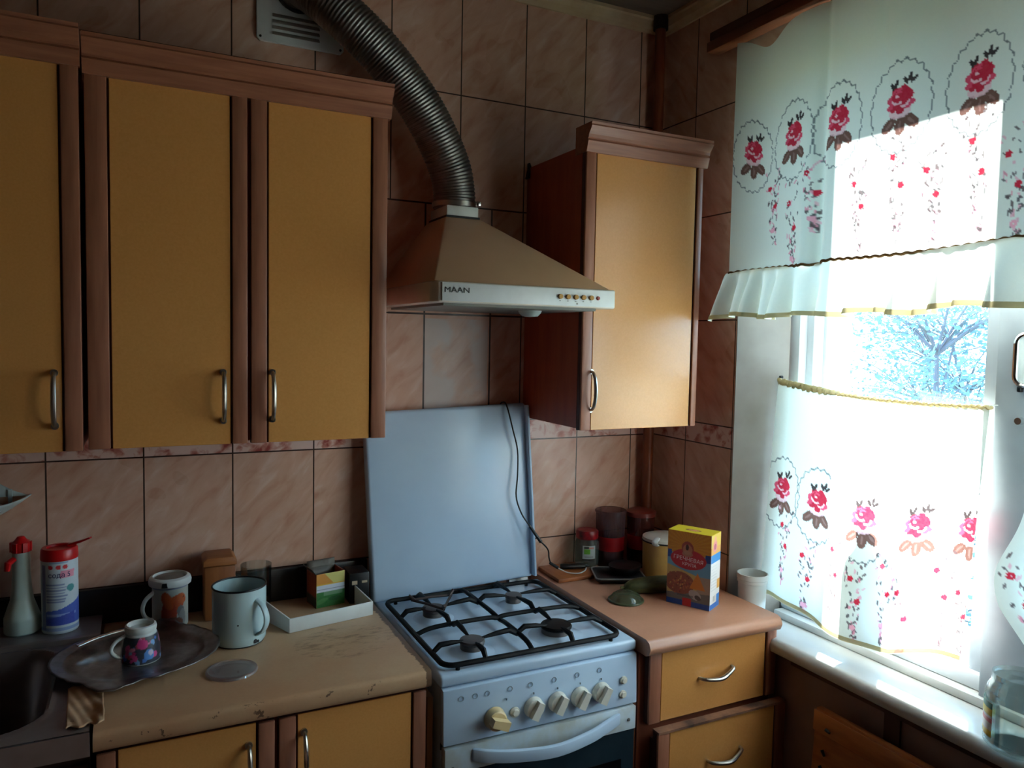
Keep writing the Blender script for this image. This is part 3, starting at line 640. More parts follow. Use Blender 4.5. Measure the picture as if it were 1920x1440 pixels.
cn = thing('powder_can', 'white cleaning powder can with a red open lid on the sink ledge', 'can', (CX, CY, SPZ)); cn.scale = (.84, .84, .90)
A0 = math.atan2(CAM[1]-CY, CAM[0]-CX)
def canpaint(th, z):
    u = (np.mod(th-A0+PI, 2*PI)-PI)*.043; p = Paint(u, z, (214, 222, 226))
    p.rect(-.2, .2, .008, .016, (150, 170, 210)); p.mask((z < .062+.25*u+.1*np.abs(u)) & (z > .022) & (u > -.036), (70, 96, 190)); p.rect(-.035, .04, .045, .050, (150, 170, 220)); p.mask((z < .045+.2*u) & (z > .022) & (np.abs(u) < .036), (52, 72, 176))
    for i in range(7): p.rect(-.033, .010+.004*(i % 3), .078+.0072*i, .0815+.0072*i, (120, 132, 176), .85)
    p.ell(.026, .112, .010, .009, (70, 150, 150)); p.mask((np.abs(u-.018-.2*(z-.146)) < .018) & (np.abs(z-.148) < .009), (240, 150, 170))
    for q in (-.022, -.003, .013): p.ell(q, .166, .006, .0055, (220, 30, 40))
    p.rect(-.05, -.036, .01, .17, (96, 104, 168), .8); p.rect(-.026, .02, .175, .179, (150, 176, 200)); return p.c
lathe_painted('can_body', dense([(0, 0), (.041, 0), (.043, .003), (.043, .186)]), (CX, CY, SPZ), 120, cn, PAINT, canpaint)
MB().lathe([(.044, .180), (.0445, .184), (.043, .204), (.040, .208), (.030, .208), (.029, .203), (0, .203)], (CX, CY, SPZ), 40).build('lid_ring', RED, cn)
MB().tube([(CX+.022, CY+.005, SPZ+.209), (CX+.052, CY-.010, SPZ+.219), (CX+.074, CY-.020, SPZ+.228)], [.007, .007, .005], 4, sq=(.55, 1.6)).build('lid_flap', RED, cn)
du = (-math.sin(A0), math.cos(A0)); RD = Vector((du[0], du[1], 0))
def wrap_text(txt, size, cx, cy, r, a_c, zc, sq=1):
    mb = text_mesh(txt, size, .0002); out = []
    for (x, y, z) in mb.v: a = a_c+x*sq/r; out.append((cx+(r+.0006+z)*math.cos(a), cy+(r+.0006+z)*math.sin(a), zc+y))
    mb.v = out; return mb
wrap_text('сода 5', .017, CX, CY, .043, A0-.02, SPZ+.146).build('label_lettering', mat('navy print', (30, 36, 90), .5), cn, fix=False, smooth=False)

# painted mug with lid
MX, MY = -1.449, -.082
mg = thing('lidded_mug', 'white lidded mug with an orange horse picture, beside the wooden box', 'mug', (MX, MY, .8705)); mg.scale = (.95, .95, 1.16); A1 = math.atan2(CAM[1]-MY, CAM[0]-MX)
def mugpaint(th, z):
    u = (np.mod(th-A1+PI, 2*PI)-PI)*.041; p = Paint(u, z, (196, 196, 184))
    p.ell(.012, .050, .026, .018, (206, 84, 24), .7); p.ell(-.002, .030, .018, .032, (196, 66, 20), .1); p.ell(.028, .062, .014, .010, (212, 96, 30), -.5); p.ell(-.006, .060, .012, .02, (216, 92, 30), .5)
    p.ell(.026, .036, .010, .012, (120, 120, 120), .2); p.ell(.030, .022, .010, .018, (150, 150, 146)); p.ell(.006, .014, .026, .012, (120, 60, 30)); p.ell(.034, .064, .002, .002, (20, 10, 10)); p.rect(-.1, .1, .082, .085, (120, 130, 170)); return p.c
lathe_painted('cup_body', dense([(0, 0), (.038, 0), (.041, .003), (.041, .088)]), (MX, MY, .8705), 130, mg, PAINT, mugpaint)
MB().lathe([(.042, .086), (.0485, .088), (.0495, .094), (.047, .101), (.042, .104), (.039, .104), (.036, .098)], (MX, MY, .8705), 48).build('cup_lid', WPL, mg)
MB().lathe([(.0365, .099), (.030, .102), (0, .103)], (MX, MY, .8705), 40).build('lid_centre', mat('dull grey lid centre', (120, 112, 104), .4), mg)
ha = A1-1.15
def handle_loop(cx, cy, r, z0, z1, a, out, rad, n=7):
    d_ = Vector((math.cos(a), math.sin(a), 0)); c_ = Vector((cx, cy, 0)); P = []
    for i in range(n):
        k = i/(n-1); P.append(c_+d_*(r+out*math.sin(PI*k)**.7 if 0 < k < 1 else r-.002)+Vector((0, 0, z1+(z0-z1)*k)))
    return smooth_path(P, 5)
MB().tube(handle_loop(MX, MY, .041, .886, .946, ha, .026, .005), .0048, 10).build('handle', WPL, mg)
MB().box(-.006, .006, -.0505, -.046, .089, .098)
q = A1-.25; nx, ny = math.cos(q), math.sin(q)
MB().prism([(-.007, 0), (.007, 0), (.005, .010), (-.005, .010)], 'y', -.0515, -.046).v
nb = xf(MB().prism([(-.007, .0895), (.007, .0895), (.005, .0985), (-.005, .0985)], 'y', -.0502, -.0440), Matrix.Translation((MX, MY, .8705)) @ Matrix.Rotation(q+PI/2, 4, 'Z'))
nb.build('spoon_notch', BLACK, mg)

# wooden box
wb = thing('wooden_box', 'upright brown wooden box against the splashback', 'box', (-1.340, -.062, .8705))
MB().box(-1.374, -1.304, -.094, -.022, .8705, 1.002).build('box_body', mat('honey wood', (166, 100, 52), .5, c2=(136, 76, 36), scale=6, stretch=(6, 6, .7)), wb, bevel=.003)
MB().prism([(-1.377, 1.0030), (-1.301, 1.0030), (-1.301, 1.016), (-1.310, 1.024), (-1.368, 1.024), (-1.377, 1.016)], 'y', -.097, -.020).build('box_lid', mat('honey wood lid', (176, 108, 56), .5, c2=(148, 84, 40), scale=6, stretch=(.7, 6, 6)), wb, bevel=.002)
# drinking glass
tag(MB().lathe(dense([(0, .003), (.028, .003), (.033, .006), (.036, .118), (.0375, .118), (.0345, .0), (0, 0)], .01), (-1.252, -.062, .8705), 40).build('drinking_glass', CLEAR, loc=(-1.252, -.062, .8705)), 'clear drinking glass behind the enamel mug', 'glass')
# enamel mug
EX, EY = -1.312, -.240; em = thing('enamel_mug', 'large pale blue enamel mug with a black rim', 'mug', (EX, EY, .8705)); em.scale = (.95, .95, 1.0)
MB().lathe(dense([(0, .004), (.050, .004), (.056, .010), (.0595, .127), (.061, .127), (.0605, .010), (.054, 0), (0, 0)], .01), (EX, EY, .8705), 48).build('cup_body', mat('pale blue enamel', (190, 210, 210), .18, c2=(182, 204, 204), scale=4), em)
MB().tube([(EX+.0605*math.cos(a), EY+.0605*math.sin(a), .9985) for a in [2*PI*i/48 for i in range(49)]], .0022, 8, cap=False).build('rim', BLACK, em)
MB().tube([(EX+.0545*math.cos(a), EY+.0545*math.sin(a), .8725) for a in [2*PI*i/48 for i in range(49)]], .0018, 8, cap=False).build('foot_rim', BLACK, em)
ae = math.atan2(CAM[1]-EY, CAM[0]-EX)+.72
MB().tube(handle_loop(EX, EY, .0605, .895, .975, ae, .030, .006, 9), .0085, 10, sq=(.45, 1.0)).build('handle', MATS['pale blue enamel'], em)
ch = MB()
for (a, z, r) in ((-.05, .925, .0024), (.62, .882, .006), (.75, .880, .004)):
    A = math.atan2(CAM[1]-EY, CAM[0]-EX)+a; c = Vector((EX+.0608*math.cos(A), EY+.0608*math.sin(A), z)); ch.cyl(c-Vector((math.cos(A), math.sin(A), 0))*.003, c+Vector((math.cos(A), math.sin(A), 0))*.0006, r, r*.8, 10)
ch.build('chipped_spots', BLACK, em)
# white tray (shelf from a fridge door)
ft = thing('fridge_shelf', 'white plastic fridge door shelf lying on the left worktop', 'shelf tray', (-1.10, -.21, .8705))
a0, a1 = Vector((-1.203, -.246, .8705)), Vector((-.993, -.206, .8705)); nrm = Vector((-(a1-a0).y, (a1-a0).x, 0)).normalized()
def wall(p, q, th, h0, h1):
    n_ = Vector((-(q-p).y, (q-p).x, 0)).normalized()*th; return [tuple(p), tuple(q), tuple(q+n_), tuple(p+n_), tuple(p+Vector((0, 0, h0))), tuple(q+Vector((0, 0, h1))), tuple(q+n_+Vector((0, 0, h1))), tuple(p+n_+Vector((0, 0, h0)))]
MB().hexa(wall(a0, a1, .004, .034, .034)).build('front_wall', WPL, ft, bevel=.0015)
bl = a0+nrm*.12+Vector((-.022, 0, 0)); br_ = a1+nrm*.13
MB().hexa(wall(bl, a0, .004, .05, .034)).build('side_wall', WPL, ft, bevel=.0015)
MB().hexa(wall(a1, br_, .004, .034, .052)).build('side_wall', WPL, ft, bevel=.0015)
MB().hexa([tuple(a0+nrm*.004), tuple(a1+nrm*.004), tuple(a1+nrm*.022), tuple(a0+nrm*.022)]+[tuple(p+Vector((0, 0, .008))) for p in (a0+nrm*.004, a1+nrm*.004, a1+nrm*.022, a0+nrm*.022)]).build('ledge', WPL, ft)
# tea carton
def card_panel(name, p0, eu, ev, nu, nv, parent, fn, th=.0012):
    eu, ev, p0 = Vector(eu), Vector(ev), Vector(p0); L1, L2 = eu.length, ev.length
    mb = MB().grid(lambda a, b: p0+eu*a+ev*b, nu, nv); uu = np.array([i/nu*L1 for j in range(nv+1) for i in range(nu+1)]); vv = np.array([j/nv*L2 for j in range(nv+1) for i in range(nu+1)])
    return mb.build(name, PAINT, parent, paint=fn(uu, vv).c, solid=th, fix=False)
tb = thing('tea_carton', 'open green and orange tea carton against the splashback', 'carton', (-1.075, -.09, .8705))
q0, q1 = Vector((-1.113, -.110, .8705)), Vector((-1.038, -.096, .8705)); qn = Vector((-(q1-q0).y, (q1-q0).x, 0)).normalized()*.062; HT = Vector((0, 0, .087))
def tf(u, v):
    p = Paint(u, v, (206, 198, 110)); p.rect(0, 1, 0, .042, (34, 116, 40)); p.rect(.02, .07, .030, .040, (140, 170, 140), .5); p.rect(0, 1, .040, .057, (208, 214, 222)); p.rect(0, 1, .046, .0475, (130, 130, 150))
    p.mask((v > .057) & (v < .060), (220, 170, 40)); p.mask((v > .060) & (u < .046-(v-.060)*.9), (214, 140, 40)); p.ell(.012, .016, .02, .006, (90, 150, 80), .3, .6); p.ell(.05, .02, .016, .006, (20, 80, 30), 0, .7); return p
def ts(u, v): p = Paint(u, v, (158, 66, 24)); p.rect(0, 1, 0, .03, (60, 60, 30)); return p
def tg(u, v): return Paint(u, v, (104, 96, 84))
card_panel('front_panel', q0, q1-q0, HT, 60, 60, tb, tf); card_panel('side_panel', q0+qn, -qn, HT, 20, 20, tb, ts); card_panel('side_panel', q1, qn, HT, 20, 20, tb, ts)
card_panel('back_panel', q0+qn, q1-q0, HT, 4, 4, tb, tg); card_panel('bottom_panel', q0+Vector((0, 0, .001)), q1-q0, qn, 4, 4, tb, tg)
card_panel('flap', q0+HT, qn, Vector((-.010, .0, .014)), 4, 4, tb, tg); card_panel('flap', q0+qn+HT, q1-q0, Vector((.002, .012, .016)), 4, 4, tb, tg)
# black box
bb = thing('black_box', 'small black box with pale prints beside the tea carton', 'box', (-1.0, -.09, .8705))
MB().box(-1.028, -.976, -.110, -.040, .8705, .950).build('box_body', BLACK, bb, bevel=.003)
MB().box(-1.022, -1.008, -.1108, -.1098, .920, .930).box(-.996, -.982, -.1108, -.1098, .923, .929).build('label_print', mat('beige print', (190, 170, 140), .6), bb)
# oval serving tray
TXC, TYC, TZZ = -1.518, -.292, .8832
def tray_pt(a, k):
    """k 0..1 from centre to the edge"""
    rx, ry = .160, .142; lip = 0
    for ac in (-1.85, 1.29):
        d_ = math.atan2(math.sin(a-ac), math.cos(a-ac)); lip += .040*math.exp(-(d_/.24)**2)+.006*math.exp(-((abs(d_)-.48)/.09)**2)
    sc = .0004*math.sin(a*26)
    prof = [(0, .0), (.72, .0), (.77, .004), (.82, .0105), (.90, .0125), (.97, .0155), (1.0, .0165)]
    for (k0, z0), (k1, z1) in zip(prof, prof[1:]):
        if k <= k1: z = z0+(z1-z0)*(k-k0)/(k1-k0); break
    e = max(0, (k-.8)/.2); return (TXC+(rx*k+lip*e+sc*e)*math.cos(a), TYC+(ry*k+lip*e+sc*e)*math.sin(a), TZZ+z+.0012*e*math.sin(a*40)*min(1, lip/.02))
ks = [.02, .3, .6, .72, .77, .80, .82, .86, .90, .93, .97, 1.0]
mb = MB(); na = 160
for i in range(na):
    for k in ks: mb.v.append(tray_pt(2*PI*i/na, k))
for i in range(na):
    for j in range(len(ks)-1): a, b = i*len(ks)+j, ((i+1) % na)*len(ks)+j; mb.f.append((a, a+1, b+1, b))
mb.f.append(tuple(i*len(ks) for i in range(na)))
tr_ = mb.build('serving_tray', mat('tarnished silver', (150, 146, 144), .33, .85, c2=(100, 94, 92), scale=26, bump=.5), loc=(TXC, TYC, TZZ), fix=True, solid=.0022)
tag(tr_, 'oval tarnished metal tray with scalloped lip, beside the sink', 'tray')
# upturned cup
UX, UY, UZ = -1.512, -.300, .8845; uc = thing('upturned_cup', 'flowered cup standing upside down on the oval tray', 'cup', (UX, UY, UZ)); uc.scale = (.86, .86, .93); A2 = math.atan2(CAM[1]-UY, CAM[0]-UX)
def cuppaint(th, z):
    u = (np.mod(th-A2+PI, 2*PI)-PI)*.042; p = Paint(u, z, (206, 210, 206)); r = random.Random(4)
    p.rect(-.07, .09, .003, .060, (26, 26, 44))
    for i in range(46): p.ell(r.uniform(-.05, .07), r.uniform(.006, .056), r.uniform(.003, .008), r.uniform(.003, .007), r.choice([(196, 40, 110), (220, 70, 140), (70, 120, 200), (120, 170, 220), (30, 30, 60), (170, 50, 60), (206, 120, 150), (24, 34, 50)]), r.uniform(0, 3))
    p.ell(.004, .046, .013, .010, (206, 40, 120)); p.ell(.018, .022, .012, .012, (80, 140, 210)); p.ell(.022, .026, .006, .006, (200, 190, 210)); p.rect(-.2, -.052, .0, .062, (206, 210, 206)); return p.c
lathe_painted('cup_body', dense([(.041, 0), (.0435, .002), (.0435, .012), (.042, .035), (.038, .055), (.034, .064), (.033, .066)]), (UX, UY, UZ), 140, uc, PAINT, cuppaint)
MB().lathe([(.033, .065), (.0345, .068), (.0355, .074), (.034, .080), (.030, .082), (.027, .079), (.026, .072), (0, .071)], (UX, UY, UZ), 48).build('foot', WPL, uc)
MB().tube(handle_loop(UX, UY, .036, UZ+.012, UZ+.062, A2-1.25, .030, .004, 9), .0042, 10).build('handle', WPL, uc)
# spoon on the tray
sp0 = thing('spoon', 'metal spoon lying across the back of the oval tray', 'spoon', (-1.585, -.190, .9035)); ORG[sp0.name] = Vector((-1.585, -.165, .9035))
MB().tube(smooth_path([(-1.632, -.196, .9025), (-1.60, -.172, .9050), (-1.565, -.152, .9055), (-1.53, -.138, .9045)], 6), [.0044]*19, 8, sq=(.5, 1.2)).build('spoon_handle', CHROME, sp0)
mb = MB().lathe([(0, -.004), (.008, -.0035), (.012, -.001), (.0135, .002), (.012, 0), (.007, -.0022), (0, -.003)], (0, 0, 0), 24, sx=1.5)
xf(mb, Matrix.Translation((-1.512, -.132, .9045)) @ Matrix.Rotation(.4, 4, 'Z')).build('spoon_bowl', CHROME, sp0)
# plastic lid
tag(MB().lathe(dense([(0, .003), (.044, .003), (.047, .005), (.050, .004), (.051, 0), (.049, .0005), (0, .001)], .02), (-1.345, -.400, .8705), 48).build('plastic_disc', glass('milky plastic', (246, 240, 236), gloss=.3, dens=.14, body=(226, 214, 212)), loc=(-1.345, -.400, .8705)), 'round translucent plastic lid lying on the left worktop', 'lid')
# torn brown paper on the corner
def pap(u, v):
    x = -1.628+.058*u+.012*(1-v)*0; y = -.560+.165*v; z = .8865+.0015*math.sin(7*u+3*v)*math.sin(5*v)+.012*max(0, u-.72)*(math.sin(7*v)+1)+.006*max(0, u-.4)*max(0, .3-v)*math.sin(17*u)*1.2+.0008*math.sin(23*u+17*v)
    if v < .12: y += .006*math.sin(13*u)
    return (x-.008*v, y, z)
tag(MB().grid(pap, 24, 40).build('brown_paper', mat('torn tan cardboard', (214, 172, 134), .8, c2=(200, 154, 114), scale=40), loc=(-1.60, -.48, .8835), solid=.0025, fix=False), 'torn piece of tan cardboard at the worktop corner by the sink', 'cardboard')
# wall soap dish
sd0 = thing('soap_dish', 'white plastic soap dish hanging on the tiles over the sink', 'soap dish', (-1.832, -.05, 1.142)); ORG[sd0.name] = Vector((-1.80, -.05, 1.16))
def dish(u, v):
    a = PI+PI*u; k = v; r = (.02+.98*k); zz = 1.150+.046*k**1.6+.012*k*abs(math.cos(a))**2
    return (-1.805+.105*r*math.cos(a), -.004+.105*r*math.sin(a)*.85, zz)
MB().grid(dish, 40, 12).build('bowl', mat('pale plastic', (196, 208, 204), .3), sd0, solid=.0025, fix=False)
MB().prism([(-1.905, 1.205), (-1.705, 1.205), (-1.735, 1.218), (-1.775, 1.245), (-1.805, 1.262), (-1.835, 1.245), (-1.875, 1.218)], 'y', -.005, -.0015).build('back_plate', MATS['pale plastic'], sd0)
for x in (-1.765, -1.74): MB().box(x-.004, x+.004, -.009, -.005, 1.178, 1.222).build('rib', MATS['pale plastic'], sd0)
MB().cyl((-1.79, -.005, 1.243), (-1.79, -.014, 1.243), .017, .014, 24).build('suction_cup', mat('amber rubber', (150, 92, 36), .4), sd0)
tag(MB().lathe([(0, -.012), (.02, -.011), (.028, -.004), (.028, .004), (.02, .011), (0, .012)], (-1.815, -.045, 1.169), 24, sx=1.3).build('soap_bar', mat('white soap', (226, 226, 226), .25), loc=(-1.815, -.045, 1.169)), 'white bar of soap lying in the wall soap dish', 'soap')

# ================================================================== RIGHT WORKTOP THINGS
RZ = .8605
cbd = tag(MB().prism([(-.430, -.150), (-.262, -.150), (-.236, -.012), (-.424, -.012)], 'z', RZ, RZ+.012).build('cutting_board', WOODO, loc=(-.35, -.08, RZ), bevel=.003), 'thin orange brown wooden board at the back of the right worktop', 'cutting board')
ck = thing('kitchen_knife', 'black handled folding knife lying on the wooden board', 'knife', (-.338, -.080, RZ+.013)); ORG[ck.name] = Vector((-.33, -.075, RZ+.013))
MB().tube(smooth_path([(-.368, -.058, RZ+.020), (-.345, -.070, RZ+.021), (-.315, -.078, RZ+.021), (-.295, -.082, RZ+.020)], 5), [.008, .010, .0105, .0105, .0105, .0105, .0105, .0105, .0105, .0105, .0105, .0105, .0105, .0105, .010, .008], 10, sq=(.75, 1)).build('knife_handle', BLACK, ck)
MB().tube([(-.295, -.082, RZ+.019), (-.285, -.088, RZ+.019)], [.006, .004], 8).build('bolster', CHROME, ck)
# jar with red lid, standing on the board
JX, JY, JZ = -.276, -.052, RZ+.0125; jr = thing('lidded_jar', 'small glass jar with a red lid on the wooden board', 'jar', (JX, JY, JZ))
MB().lathe(dense([(0, 0), (.032, 0), (.036, .005), (.036, .068), (.032, .080), (.031, .090)], .01), (JX, JY, JZ), 40).build('jar_body', glass('greenish jar glass', (214, 224, 216), dens=.10), jr)
MB().lathe([(.0335, .083), (.0345, .086), (.0345, .104), (.032, .108), (0, .109)], (JX, JY, JZ), 40).build('jar_lid', mat('red black lid', (176, 24, 34), .35, c2=(60, 12, 14), scale=30), jr)
AJ = math.atan2(CAM[1]-JY, CAM[0]-JX)+.2
def jlab(u, v):
    a = AJ-.55+1.1*u; return (JX+.0368*math.cos(a), JY+.0368*math.sin(a), JZ+.026+.040*v)
mb = MB().grid(jlab, 40, 40); uu = np.array([i/40*.04 for j in range(41) for i in range(41)]); vv = np.array([j/40*.04 for j in range(41) for i in range(41)])
p = Paint(uu, vv, (190, 196, 190)); p.rect(.004, .024, .014, .030, (110, 186, 40)); p.rect(.01, .036, .030, .036, (206, 130, 116)); p.rect(.004, .02, .030, .038, (40, 50, 40)); p.rect(.006, .034, .004, .007, (150, 150, 150))
mb.build('jar_label', PAINT, jr, paint=p.c, fix=False)
# two plastic tubs
def tub(x, y, r, h_, label, tint, body, dens, seed):
    t = thing('plastic_tub', label, 'tub', (x, y, RZ), 0, 'plastic tubs in the corner'); t.scale = (1, 1, 1.08)
    MB().lathe(dense([(0, 0), (r*.86, 0), (r*.9, .004), (r, h_), (r*1.06, h_), (r*1.06, h_+.004), (r*1.0, h_+.006)], .01), (x, y, RZ), 44).build('tub_body', glass('tub plastic %d' % seed, tint, dens=dens, body=body), t)
    MB().lathe([(r*.935, .052), (r*.965, .092)], (x, y, RZ), 44).build('red_band', mat('deep red label', (150, 10, 18), .4), t)
    MB().lathe([(0, .003), (r*.84, .003), (r*.9, .060), (0, .062)], (x, y, RZ), 32).build('contents', mat('dark contents', (40, 16, 18), .8), t)
    if seed == 2: MB().lathe([(r*1.08, h_-.004), (r*1.09, h_+.008), (r*.9, h_+.012), (0, h_+.012)], (x, y, RZ), 44).build('tub_lid', mat('brown red lid', (120, 46, 36), .4), t)
    return t
tub(-.198, -.062, .046, .160, 'open clear tub with a red band, right of the red-lidded jar', (206, 184, 186), (110, 84, 86), .30, 1)
tub(-.100, -.085, .043, .150, 'brown-lidded tub with a red band in the far corner by the pipe', (150, 90, 80), (90, 44, 36), .5, 2)
# dark plate with a black dish
pl = thing('square_plate', 'dark square plate with a grey rim in front of the tubs', 'plate', (-.228, -.185, RZ))
def sqp(x0, x1, y0, y1, z0, z1, e):
    return [(x0+e, y0+e, z0), (x1-e, y0+e, z0), (x1-e, y1-e, z0), (x0+e, y1-e, z0), (x0, y0, z1), (x1, y0, z1), (x1, y1, z1), (x0, y1, z1)]
R_ = Matrix.Translation((-.228, -.185, 0)) @ Matrix.Rotation(-.42, 4, 'Z') @ Matrix.Translation((.228, .185, 0))
xf(MB().hexa(sqp(-.322, -.172, -.248, -.124, RZ+.0005, RZ+.016, .014)), R_).build('plate_body', mat('charcoal glaze', (32, 28, 28), .3), pl, bevel=.002)
xf(MB().tube(rrect(-.319, -.175, -.245, -.127, RZ+.0165, .014), .0026, 6, cap=False), R_).build('plate_rim', mat('pale grey rim', (150, 146, 142), .4), pl)
dk = MB().lathe([(0, 0), (.034, 0), (.044, .008), (.049, .020), (.050, .024), (.046, .021), (.03, .018), (0, .017)], (0, 0, 0), 36, sx=1.05, sy=.9)
tag(xf(dk, Matrix.Translation((-.222, -.180, RZ+.0165)) @ Matrix.Rotation(.2, 4, 'Z')).build('black_dish', mat('black glaze', (22, 19, 19), .35), loc=(-.222, -.180, RZ+.0165)), 'shallow black dish on the square plate', 'dish')
# marrow
mw_ = thing('vegetable_marrow', 'green vegetable marrow lying behind the buckwheat box', 'vegetable', (-.222, -.318, RZ-.001)); ORG[mw_.name] = Vector((-.205, -.287, RZ)); mw_.scale = (.95, .9, .92)
pth = smooth_path([(-.288, -.262, RZ+.018), (-.26, -.272, RZ+.023), (-.215, -.288, RZ+.026), (-.165, -.302, RZ+.026), (-.128, -.306, RZ+.024), (-.112, -.306, RZ+.022)], 6)
nn = len(pth); MB().tube(pth, [.006+.020*min(1, math.sin(PI*(i+.6)/(nn+.2))**.5) for i in range(nn)], 20).build('flesh', mat('striped green skin', (92, 92, 50), .5, c2=(60, 62, 34), scale=16, stretch=(.6, 5, 5)), mw_)
MB().tube([(-.286, -.261, RZ+.018), (-.300, -.256, RZ+.020)], [.006, .004], 8).build('stem', mat('dry stem', (110, 104, 60), .7), mw_)
# glass lid knob dome
kl = thing('glass_cover', 'small green glass dome lid on the right worktop', 'lid', (-.332, -.345, RZ))
MB().lathe(dense([(.046, 0), (.047, .004), (.043, .007), (.037, .016), (.026, .023), (.012, .026), (0, .0265)], .003), (-.332, -.345, RZ), 44).build('dome', glass('green glass', (160, 170, 140), gloss=.2, dens=.35, body=(112, 120, 92)), kl)
MB().tube([(-.332+.046*math.cos(a), -.345+.046*math.sin(a), RZ+.003) for a in [2*PI*i/44 for i in range(45)]], .003, 8, cap=False).build('edge_ring', mat('olive edge', (74, 84, 56), .3), kl)
# yellow pot
PX, PY = -.098, -.205; pt = thing('enamel_pot', 'yellow enamel pot with a white lid, behind the buckwheat box', 'pot', (PX, PY, RZ))
MB().lathe(dense([(0, 0), (.058, 0), (.064, .006), (.066, .106), (.069, .109), (.0655, .110), (.062, .106), (.060, .01), (0, .008)], .02), (PX, PY, RZ), 48).build('pot_body', mat('cream yellow enamel', (206, 166, 96), .3, c2=(190, 148, 80)), pt)
MB().tube([(PX+.0675*math.cos(a), PY+.0675*math.sin(a), RZ+.109) for a in [2*PI*i/48 for i in range(49)]], .0022, 8, cap=False).build('rim', BLACK, pt)
MB().lathe([(.067, .111), (.066, .119), (.045, .126), (.012, .129), (0, .129)], (PX, PY, RZ), 40).build('pot_lid', mat('white enamel lid', (222, 218, 206), .35), pt)
MB().tube(handle_loop(PX, PY, .064, RZ+.106, RZ+.126, 3.7, .020, .004, 7), .007, 8, sq=(.6, 1.3)).build('pot_handle', WPL, pt)
# buckwheat box
bx = thing('cereal_box', 'yellow and blue buckwheat box at the front of the right worktop', 'box', (-.2343, -.3938, RZ), math.radians(-62))
BW, BD, BH = .121, .066, .199
def bfront(u, v):
    p = Paint(u, v, (226, 150, 36)); p.mask(np.mod(np.arctan2(v-.16, u-.059)*5, 1) < .5, (214, 126, 26), .6); p.rect(0, 1, 0, .14, (110, 164, 196))
    p.rect(0, .012, .125, .146, (24, 78, 160)); p.rect(.106, 1, .125, .146, (20, 60, 140))
    p.mask(v < .094-.25*(u-.05), (206, 170, 100)); p.mask((v < .085) & (u > .085), (176, 150, 130)); p.mask(v < .03+.1*u, (116, 112, 110))
    p.ell(.036, .060, .042, .030, (150, 74, 52)); r = random.Random(2)
    for i in range(70): p.ell(.036+r.gauss(0, .016), .058+r.gauss(0, .011), .0026, .002, r.choice([(186, 100, 60), (120, 46, 36), (206, 150, 80), (166, 66, 50)]), r.random()*3)
    p.mask((np.abs(u-.086) < (.094-v)*.5) & (v > .05) & (v < .094), (220, 128, 40)); p.ell(.080, .034, .018, .012, (190, 176, 176), -.4); p.ell(.088, .028, .009, .006, (80, 64, 66), -.4); p.rect(.03, .075, .026, .031, (70, 70, 80), .6)
    p.ell(.059, .126, .050, .027, (196, 16, 34)); p.ell(.056, .155, .017, .019, (170, 66, 44)); p.ell(.056, .152, .013, .014, (196, 120, 84)); p.ell(.055, .158, .0045, .008, (80, 44, 40)); p.ell(.056, .140, .015, .008, (190, 140, 110), 0, .6)
    p.rect(0, 1, 0, .015, (20, 76, 166)); p.rect(.046, .070, .0, .022, (206, 24, 34)); return p
def bside(u, v):
    p = Paint(u, v, (232, 232, 232)); p.rect(0, 1, .145, .2, (232, 196, 70)); p.mask((v > .145) & (v < .165), (236, 170, 80)); p.ell(.026, .168, .014, .016, (232, 140, 140)); p.ell(.026, .186, .008, .008, (236, 160, 130)); p.ell(.026, .166, .008, .008, (190, 80, 110))
    p.rect(0, 1, .124, .146, (22, 136, 210)); p.rect(0, 1, 0, .015, (20, 110, 200)); p.rect(.046, 1, .015, .035, (40, 130, 210)); p.rect(.046, 1, .05, .075, (230, 170, 80))
    for i in range(9): p.rect(.006, .044, .050+.008*i, .0515+.008*i, (190, 196, 200), .6)
    for i in range(8): p.rect(.022+.002*i, .023+.002*i, .020, .034, (120, 120, 120))
    return p
def btop(u, v): p = Paint(u, v, (238, 214, 30)); p.ell(.059, .028, .022, .009, (130, 70, 40)); p.ell(.061, .028, .016, .007, (232, 150, 130)); return p
ORG_ = ORG[bx.name].copy(); ORG[bx.name] = Vector((0, 0, 0))
card_panel('front_panel', (0, 0, 0), (BW, 0, 0), (0, 0, BH), 118, 198, bx, bfront, .0008)
card_panel('side_panel', (BW, 0, 0), (0, BD, 0), (0, 0, BH), 52, 198, bx, bside, .0008)
card_panel('side_panel', (0, BD, 0), (0, -BD, 0), (0, 0, BH), 26, 60, bx, bside, .0008)
card_panel('back_panel', (BW, BD, 0), (-BW, 0, 0), (0, 0, BH), 59, 99, bx, bfront, .0008)
card_panel('top_panel', (0, 0, BH), (BW, 0, 0), (0, BD, 0), 80, 40, bx, btop, .0008)
PINK = mat('white print', (240, 214, 216), .5)
for tx, sz, xx, zz in (('ГРЕЧНЕВАЯ', .0145, .059, .126), ('КРУПА', .012, .062, .112)):
    xf(text_mesh(tx, sz, .0002), Matrix.Translation((xx, -.0008, zz)) @ FACE_Y @ Matrix.Rotation(-.06, 4, 'Z')).build('lettering', PINK, bx, fix=False, smooth=False)
ORG[bx.name] = ORG_

